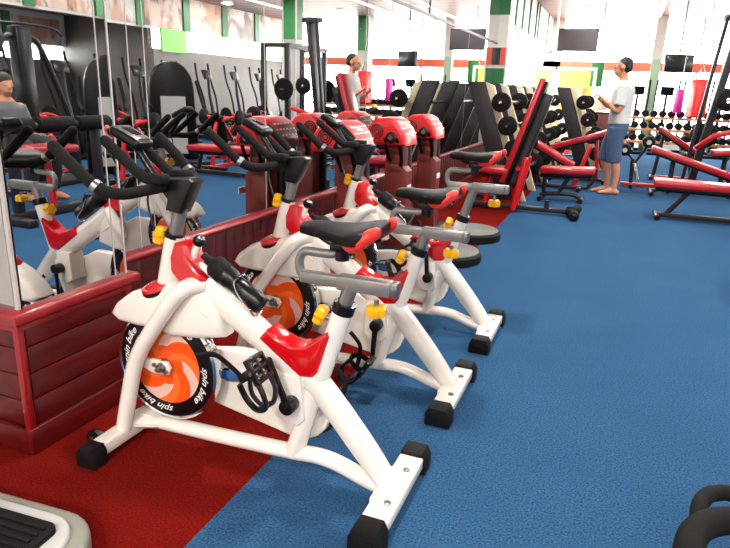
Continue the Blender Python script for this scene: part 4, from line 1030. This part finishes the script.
# lat tower with drooping arms
t = thing('lat_pulldown_tower', 'tall black lat tower with drooping side arms opposite the mirrors', 'weight machine', (3.0, 5.6, 0))
MB().box((0, 0, 0.95), (0.16, 0.20, 1.80), bev=0.02).build('tower', 'black_plastic', t)
b = MB()
for s in (-1, 1): b.tube([(0, s * 0.02, 1.72), (0, s * 0.22, 1.70), (0, s * 0.42, 1.30), (0, s * 0.66, 0.62), (0, s * 0.68, 0.05)], 0.035, 12, smooth=4)
b.build('side_arm', 'black_paint', t)
MB().tube([(-0.12, -0.50, 1.78), (-0.12, -0.32, 1.86), (-0.12, 0.32, 1.86), (-0.12, 0.50, 1.78)], 0.016, 10, smooth=3).build('pull_bar', 'black_paint', t)
MB().box((0, 0, 0.035), (0.5, 1.5, 0.07), bev=0.015).build('base', 'black_paint', t)
padobj('seat', t, (-0.60, -0.62, 0.46), (-0.22, -0.62, 0.46), w=0.34); MB().cyl((-0.42, -0.62, 0.03), (-0.42, -0.62, 0.43), 0.03, seg=12).box((-0.35, -0.62, 0.03), (0.4, 0.1, 0.06)).build('seat_post', 'black_paint', t)
# roller machine close to the camera side
t = thing('leg_extension_machine', 'black leg machine with thick foam rollers opposite the mirrored pier', 'weight machine', (1.50, 4.6, 0))
MB().box((0, 0, 0.04), (0.12, 1.4, 0.08), bev=0.012).build('base_beam', 'black_paint', t)
for y in (-0.65, 0.65): MB().box((0, y, 0.035), (0.7, 0.10, 0.07), bev=0.012).build('foot', 'black_paint', t)
for y in (-0.5, 0.5): MB().box((0, y, 0.45), (0.08, 0.08, 0.85), bev=0.01).build('post', 'black_paint', t)
MB().cyl((0, -0.75, 0.86), (0, 0.75, 0.86), 0.03, seg=12).build('axle', 'steel', t)
for y in (-0.48, 0.0, 0.48):
    MB().cyl((0, y - 0.21, 0.86), (0, y + 0.21, 0.86), 0.075, seg=20, bev=0.015).build('roller', 'black_foam', t)
padobj('seat', t, (0.15, -0.25, 0.62), (0.15, 0.25, 0.62), w=0.36)
MB().cyl((0.12, 0, 0.05), (0.15, 0, 0.58), 0.035, seg=12).build('seat_post', 'red_paint', t)
t = thing('power_rack', 'tall black power rack with crossbars far along the right side', 'power rack', (2.35, 12.45, 0))
for x in (-0.0, 0.55):
    for y in (-0.85, 0.85): MB().box((x, y, 1.05), (0.10, 0.10, 2.1), bev=0.008).build('upright', 'black_paint', t)
for y in (-0.85, 0.85): MB().box((0.275, y, 2.06), (0.55, 0.08, 0.08)).build('side_beam', 'black_paint', t)
for z in (2.06, 0.35): MB().box((0.55 if z < 1 else 0.0, 0, z), (0.08, 1.7, 0.10)).build('crossbar', 'black_paint', t)
MB().cyl((0.0, -1.15, 1.22), (0.0, 1.15, 1.22), 0.016, seg=10).build('barbell_bar', 'steel', t)
for y in (-1.02, 1.02): MB().lathe([(0.02, -0.03), (0.2, -0.03), (0.22, 0), (0.2, 0.03), (0.02, 0.03)], o=(0, y, 1.22), ax=(0, 1, 0), seg=28).build('weight_plate', 'black_rubber', t)

# ------------------------------------------------------------------ things cut by the lower picture edge
t = thing('step_platform', 'grey platform with a ribbed black mat in the lower left corner', 'step platform', (-1.545, 0.752, 0), math.radians(4))
def rr(w, h, r, n=8):
    o = []
    for cx, cy, a0 in ((w - r, h - r, 0), (-w + r, h - r, 90), (-w + r, -h + r, 180), (w - r, -h + r, 270)):
        for k in range(n + 1): a = math.radians(a0 + 90 * k / n); o.append((cx + r * math.cos(a), cy + r * math.sin(a)))
    return o
MB().prism(rr(0.38, 0.36, 0.15), 0.012, 0.088, bev=0.02, plane='xy', seg=4).build('shell', 'grey_shell', t, ang=60)
MB().prism(rr(0.335, 0.315, 0.115), 0.080, 0.104, bev=0.010, plane='xy', seg=3).build('raised_rim', 'grey_panel', t, ang=60)
b = MB().prism(rr(0.285, 0.265, 0.03), 0.098, 0.122, bev=0.005, plane='xy')
for k in range(19): b.box((0, -0.235 + 0.026 * k, 0.124), (0.53, 0.011, 0.010), bev=0.004)
b.build('ribbed_mat', 'black_rubber', t)
for x in (-0.3, 0.3):
    for y in (-0.28, 0.28): MB().cyl((x, y, 0), (x, y, 0.02), 0.03, seg=14).build('foot', 'black_rubber', t)
t = thing('tube_frame_stand', 'thick black curved tubes of a machine cut by the lower right corner', 'gym machine', (0.62, 1.45, 0))
def L(*p): return [(x - 0.612, y - 1.457, z) for x, y, z in p]
MB().tube(L((0.30, 1.10, 0.03), (0.275, 1.22, 0.16), (0.272, 1.36, 0.27), (0.285, 1.455, 0.295), (0.325, 1.525, 0.30), (0.40, 1.575, 0.30), (0.50, 1.615, 0.29), (0.66, 1.65, 0.20), (0.78, 1.66, 0.03)), 0.034, 16, smooth=5).build('front_loop', 'black_foam', t)
MB().tube(L((0.33, 1.18, 0.03), (0.31, 1.40, 0.20), (0.312, 1.56, 0.285), (0.325, 1.625, 0.30), (0.36, 1.675, 0.30), (0.42, 1.700, 0.29), (0.55, 1.71, 0.22), (0.68, 1.72, 0.03)), 0.021, 14, smooth=5).build('rear_loop', 'black_foam', t)
MB().box((0.0, -0.30, 0.02), (0.76, 0.10, 0.04), bev=0.01).build('base_bar', 'black_paint', t)

# ------------------------------------------------------------------ people
def hand(b, w, d, side, curl=0.5, L=0.18):
    """palm, four bent fingers of different lengths and a thumb; w wrist, d pointing direction, side towards the thumb"""
    w, d, s = Vector(w), Vector(d).normalized(), Vector(side); s = (s - d * s.dot(d)).normalized(); n = d.cross(s)
    pl = L * 0.52
    b.tube([w, w + d * pl * 0.5, w + d * pl], [(0.026, 0.018), (0.038, 0.016), (0.040, 0.014)], 12, up=s, round_caps=True)
    for k, fl in enumerate((0.88, 1.0, 0.94, 0.74)):
        o = w + d * pl * 0.95 + s * (0.029 - 0.0195 * k)
        f = L * 0.46 * fl; p = [o]; a = 0.0
        for seg_ in (0.45, 0.32, 0.23):
            a += curl * 0.75; p.append(p[-1] + (d * math.cos(a) + n * math.sin(a)) * f * seg_)
        b.tube(p, [0.0095, 0.009, 0.008, 0.007], 8, round_caps=True)
    o = w + d * pl * 0.25 + s * 0.030
    b.tube([o, o + (s * 0.7 + d * 0.7) * 0.035, o + (s * 0.45 + d * 0.85 + n * 0.35) * 0.062, o + (s * 0.25 + d * 0.9 + n * 0.6) * 0.082], [0.013, 0.011, 0.010, 0.008], 8, round_caps=True)
def head(b, c, f):
    """skull, jaw, nose, ears; f is the way the face looks"""
    c, f = Vector(c), Vector(f).normalized(); s = Vector((0, 0, 1)).cross(f)
    b.ball(c + Vector((0, 0, 0.035)) - f * 0.012, (0.092, 0.092, 0.098)); b.ball(c + f * 0.028 - Vector((0, 0, 0.035)), (0.064, 0.064, 0.082))
    b.tube([c + f * 0.085 + Vector((0, 0, 0.02)), c + f * 0.112 - Vector((0, 0, 0.02)), c + f * 0.085 - Vector((0, 0, 0.035))], [0.012, 0.017, 0.014], 8, round_caps=True)
    b.tube([c + f * 0.086 + s * 0.022 - Vector((0, 0, 0.062)), c + f * 0.094 - Vector((0, 0, 0.062)), c + f * 0.086 - s * 0.022 - Vector((0, 0, 0.062))], 0.009, 8, round_caps=True)
    for q in (-1, 1):
        b.ball(c + s * q * 0.090 - f * 0.012 - Vector((0, 0, 0.005)), (0.020, 0.018, 0.032)); b.ball(c + f * 0.076 + s * q * 0.033 + Vector((0, 0, 0.012)), 0.016)
def eyes(par, c, f):
    c, f = Vector(c), Vector(f).normalized(); s = Vector((0, 0, 1)).cross(f)
    for q in (-1, 1): MB().ball(c + f * 0.088 + s * q * 0.033 + Vector((0, 0, 0.012)), (0.009, 0.011, 0.007)).build('eye', 'hair', par)

t = thing('person', 'man in a white T-shirt and blue denim shorts walking barefoot across the blue carpet', 'person', (-0.04, 9.3, 0))
b = MB()
F = (-1, 0.05, -0.12)
head(b, (-0.03, 0, 1.665), F)
b.tube([(0.02, 0, 1.46), (0.0, 0, 1.54), (-0.015, 0, 1.62)], [0.07, 0.058, 0.056], 12)
b.tube([(0.02, 0, 0.92), (0.02, 0, 1.08), (0.025, 0, 1.26), (0.03, 0, 1.40), (0.02, 0, 1.47)], [(0.115, 0.16), (0.105, 0.145), (0.12, 0.17), (0.11, 0.185), (0.07, 0.12)], 16, smooth=3, up=(1, 0, 0), round_caps=True)
for s, (hx, kx, ax_, kz) in ((-1, (0.015, 0.035, 0.075, 0.50)), (1, (0.02, -0.10, -0.02, 0.51))):
    y = s * 0.092
    b.tube([(hx, y, 0.92), ((hx + kx) / 2 - 0.012, y, 0.72), (kx, y, kz), (kx + 0.03, y, kz - 0.13), ((kx + ax_) / 2 + 0.03, y, 0.25), (ax_, y, 0.085)], [0.088, 0.078, 0.056, 0.060, 0.046, 0.036], 14, smooth=4, round_caps=True)
    b.tube([(ax_ + 0.045, y, 0.040), (ax_ - 0.01, y, 0.052), (ax_ - 0.10, y + s * 0.006, 0.034), (ax_ - 0.175, y + s * 0.008, 0.022)], [(0.036, 0.034), (0.050, 0.036), (0.032, 0.044), (0.018, 0.042)], 14, smooth=3, up=(0, 0, 1), round_caps=True)
    for k in range(5): b.ball((ax_ - 0.19 + 0.006 * abs(k - 1), y + s * (0.034 - 0.017 * k) * -1, 0.016), (0.022, 0.010, 0.013))
    sh = Vector((0.025, s * 0.185, 1.405)); el_ = Vector((-0.01 - 0.03 * (s > 0), s * 0.235, 1.12)); wr = Vector((-0.20, s * 0.12, 1.20 + 0.05 * (s < 0)))
    b.tube([sh, (sh + el_) / 2 + Vector((0.01, 0, 0)), el_, (el_ + wr) / 2 + Vector((0, 0, 0.0)), wr], [0.052, 0.046, 0.038, 0.037, 0.026], 12, smooth=3, round_caps=True)
    hand(b, wr, (-0.75, -s * 0.25, 0.62), (0, -s, 0.2), 0.7)
body = blob('body', b, 'skin', t, 0.0085, 5)
eyes(t, (-0.03, 0, 1.665), F)
b = MB()
b.ball((0.002, 0, 1.728), (0.098, 0.098, 0.080)).ball((0.03, 0, 1.675), (0.074, 0.093, 0.075))
blob('hair', b, 'hair', t, 0.012, 3)
b = MB()
b.tube([(0.025, 0, 0.95), (0.02, 0, 1.06), (0.022, 0, 1.25), (0.028, 0, 1.39), (0.022, 0, 1.455), (0.014, 0, 1.515)], [(0.142, 0.192), (0.136, 0.184), (0.146, 0.198), (0.138, 0.215), (0.108, 0.185), (0.072, 0.085)], 24, smooth=4, up=(1, 0, 0))
for s in (-1, 1):
    sh = Vector((0.025, s * 0.175, 1.415)); el_ = Vector((-0.01 - 0.03 * (s > 0), s * 0.235, 1.12)); d = (el_ - sh)
    b.ball(sh + Vector((0, 0, 0.0)), (0.078, 0.078, 0.075)); b.tube([sh, sh + d * 0.35, sh + d * 0.78], [0.075, 0.072, 0.074], 16, round_caps=False)
blob('t_shirt', b, 'shirt', t, 0.011, 4)
b = MB()
b.tube([(0.02, 0, 0.985), (0.02, 0, 0.88), (0.02, 0, 0.80)], [(0.128, 0.178), (0.138, 0.188), (0.125, 0.18)], 24, up=(1, 0, 0))
for s, (hx, kx) in ((-1, (0.015, 0.03)), (1, (0.02, -0.097))):
    b.tube([(hx, s * 0.09, 0.90), ((hx + kx) / 2 - 0.012, s * 0.095, 0.70), (kx - 0.002, s * 0.098, 0.44)], [0.112, 0.105, 0.095], 18, smooth=3)
blob('shorts', b, 'denim', t, 0.011, 4)

# seated person seen in the mirrored pier
t = thing('person', 'seated person in a grey shirt on the lat tower seat, shown only in the mirror', 'person', (2.58, 4.98, 0))
b = MB(); F = (-1, -0.2, -0.05)
head(b, (0.0, 0, 1.20), F)
b.tube([(0.02, 0, 1.0), (0.01, 0, 1.08), (0.0, 0, 1.15)], [0.07, 0.057, 0.055], 12)
b.tube([(0.06, 0, 0.56), (0.06, 0, 0.72), (0.05, 0, 0.86), (0.03, 0, 0.98), (0.02, 0, 1.02)], [(0.12, 0.17), (0.11, 0.15), (0.125, 0.18), (0.11, 0.19), (0.07, 0.12)], 16, smooth=3, up=(1, 0, 0), round_caps=True)
for s in (-1, 1):
    b.tube([(0.04, s * 0.10, 0.585), (-0.18, s * 0.13, 0.60), (-0.40, s * 0.15, 0.56), (-0.42, s * 0.15, 0.32), (-0.38, s * 0.15, 0.09)], [0.09, 0.08, 0.06, 0.056, 0.038], 14, smooth=4, round_caps=True)
    b.tube([(-0.34, s * 0.15, 0.045), (-0.45, s * 0.155, 0.04), (-0.56, s * 0.16, 0.028)], [(0.04, 0.036), (0.045, 0.042), (0.022, 0.042)], 12, smooth=3, up=(0, 0, 1), round_caps=True)
    sh = Vector((0.03, s * 0.19, 0.97)); el_ = Vector((-0.02, s * 0.25, 0.70)); wr = Vector((-0.24, s * 0.18, 0.68))
    b.tube([sh, (sh + el_) / 2, el_, (el_ + wr) / 2, wr], [0.052, 0.046, 0.039, 0.037, 0.026], 12, smooth=3, round_caps=True)
    hand(b, wr, (-1, 0, -0.2), (0, -s, 0), 0.5)
blob('body', b, 'skin', t, 0.011, 4)
blob('hair', MB().ball((0.02, 0, 1.255), (0.10, 0.10, 0.085)).ball((0.055, 0, 1.21), (0.075, 0.09, 0.085)), 'hair', t, 0.014, 3)
b = MB().tube([(0.06, 0, 0.57), (0.06, 0, 0.72), (0.05, 0, 0.86), (0.03, 0, 0.98), (0.015, 0, 1.05)], [(0.145, 0.195), (0.135, 0.18), (0.145, 0.20), (0.13, 0.205), (0.068, 0.08)], 20, smooth=3, up=(1, 0, 0))
for s in (-1, 1): b.tube([(0.03, s * 0.18, 0.985), (0.0, s * 0.225, 0.80)], 0.07, 14)
blob('shirt', b, 'grey_shirt', t, 0.013, 4)
b = MB()
for s in (-1, 1): b.tube([(0.06, s * 0.09, 0.585), (-0.18, s * 0.13, 0.60), (-0.41, s * 0.15, 0.565), (-0.43, s * 0.15, 0.32), (-0.39, s * 0.15, 0.12)], [0.115, 0.10, 0.085, 0.078, 0.062], 14, smooth=4)
blob('trousers', b, 'dark_cloth', t, 0.013, 4)
WORLD, LAMP, EXPO = 15.0, 54.0, 0.2

# ------------------------------------------------------------------ camera, light
f_, pitch, roll, yaw, CH = 620.0, math.atan(186 / 620.0), math.atan(0.035), math.radians(21.32185), 1.3
def rz_(v): c, s = math.cos(yaw), math.sin(yaw); return Vector((v[0] * c - v[1] * s, v[0] * s + v[1] * c, v[2]))
fw = Vector((0, math.cos(pitch), -math.sin(pitch))); rt = Vector((1, 0, 0)); up = rt.cross(fw)
r2 = rt * math.cos(roll) + up * math.sin(roll); u2 = up * math.cos(roll) - rt * math.sin(roll)
r2, u2, fw = rz_(r2), rz_(u2), rz_(fw)
cam = bpy.data.cameras.new('camera'); co = bpy.data.objects.new('camera', cam); COL.objects.link(co)
co.matrix_world = Matrix.Translation((0, 0, CH)) @ Matrix((r2, u2, -fw)).transposed().to_4x4()
cam.sensor_fit = 'HORIZONTAL'; cam.sensor_width = 36.0; cam.lens = f_ * 36.0 / 730.0
cam.clip_start = 0.02; cam.clip_end = 200
sc.camera = co

w = bpy.data.worlds.new('daylight'); sc.world = w; w.use_nodes = True
bg = w.node_tree.nodes['Background']; bg.inputs[0].default_value = (1.0, 0.98, 0.96, 1); bg.inputs[1].default_value = WORLD
def area(name, loc, rot, sx, sy, energy=0, portal=False, col=(1, 0.97, 0.94)):
    l = bpy.data.lights.new(name, 'AREA'); l.shape = 'RECTANGLE'; l.size = sx; l.size_y = sy; l.energy = energy; l.color = col
    o = bpy.data.objects.new(name, l); COL.objects.link(o); o.location = loc; o.rotation_euler = rot
    if portal: l.cycles.is_portal = True
    return o
area('far_window_portal', (2.05, YF - 0.02, 1.145), (-PI / 2, 0, 0), 7.5, 1.59, portal=True)
area('far_transom_portal', (2.05, YF - 0.02, 2.68), (-PI / 2, 0, 0), 7.5, 1.04, portal=True)
area('strip_window_portal', (XR - 0.04, 15.1, 2.23), (0, PI / 2, 0), 0.46, 6.2, portal=True)
area('left_window_portal', (-1.95, 14.5, 1.67), (0, -PI / 2, 0), 1.54, 7.3, portal=True)
for i, (x, y) in enumerate(dl):
    area('downlight_or_fill_beam', (x, y, ZC - 0.06), (0, 0, 0), 0.18, 0.18, energy=LAMP * (1.6 if y < -1.2 else 1.0), col=(1, 0.95, 0.9))  # added fill lamps behind the camera run stronger than the other downlights

sc.view_settings.view_transform = 'Standard'; sc.view_settings.look = 'None'
sc.view_settings.gamma = 1.0; sc.view_settings.use_curve_mapping = False
sc.view_settings.exposure = EXPO
sc.cycles.use_denoising = True
sc.cycles.max_bounces = 8; sc.cycles.diffuse_bounces = 3; sc.cycles.glossy_bounces = 5; sc.cycles.transparent_max_bounces = 8
sc.cycles.caustics_reflective = False; sc.cycles.caustics_refractive = False
sc.cycles.sample_clamp_indirect = 8.0
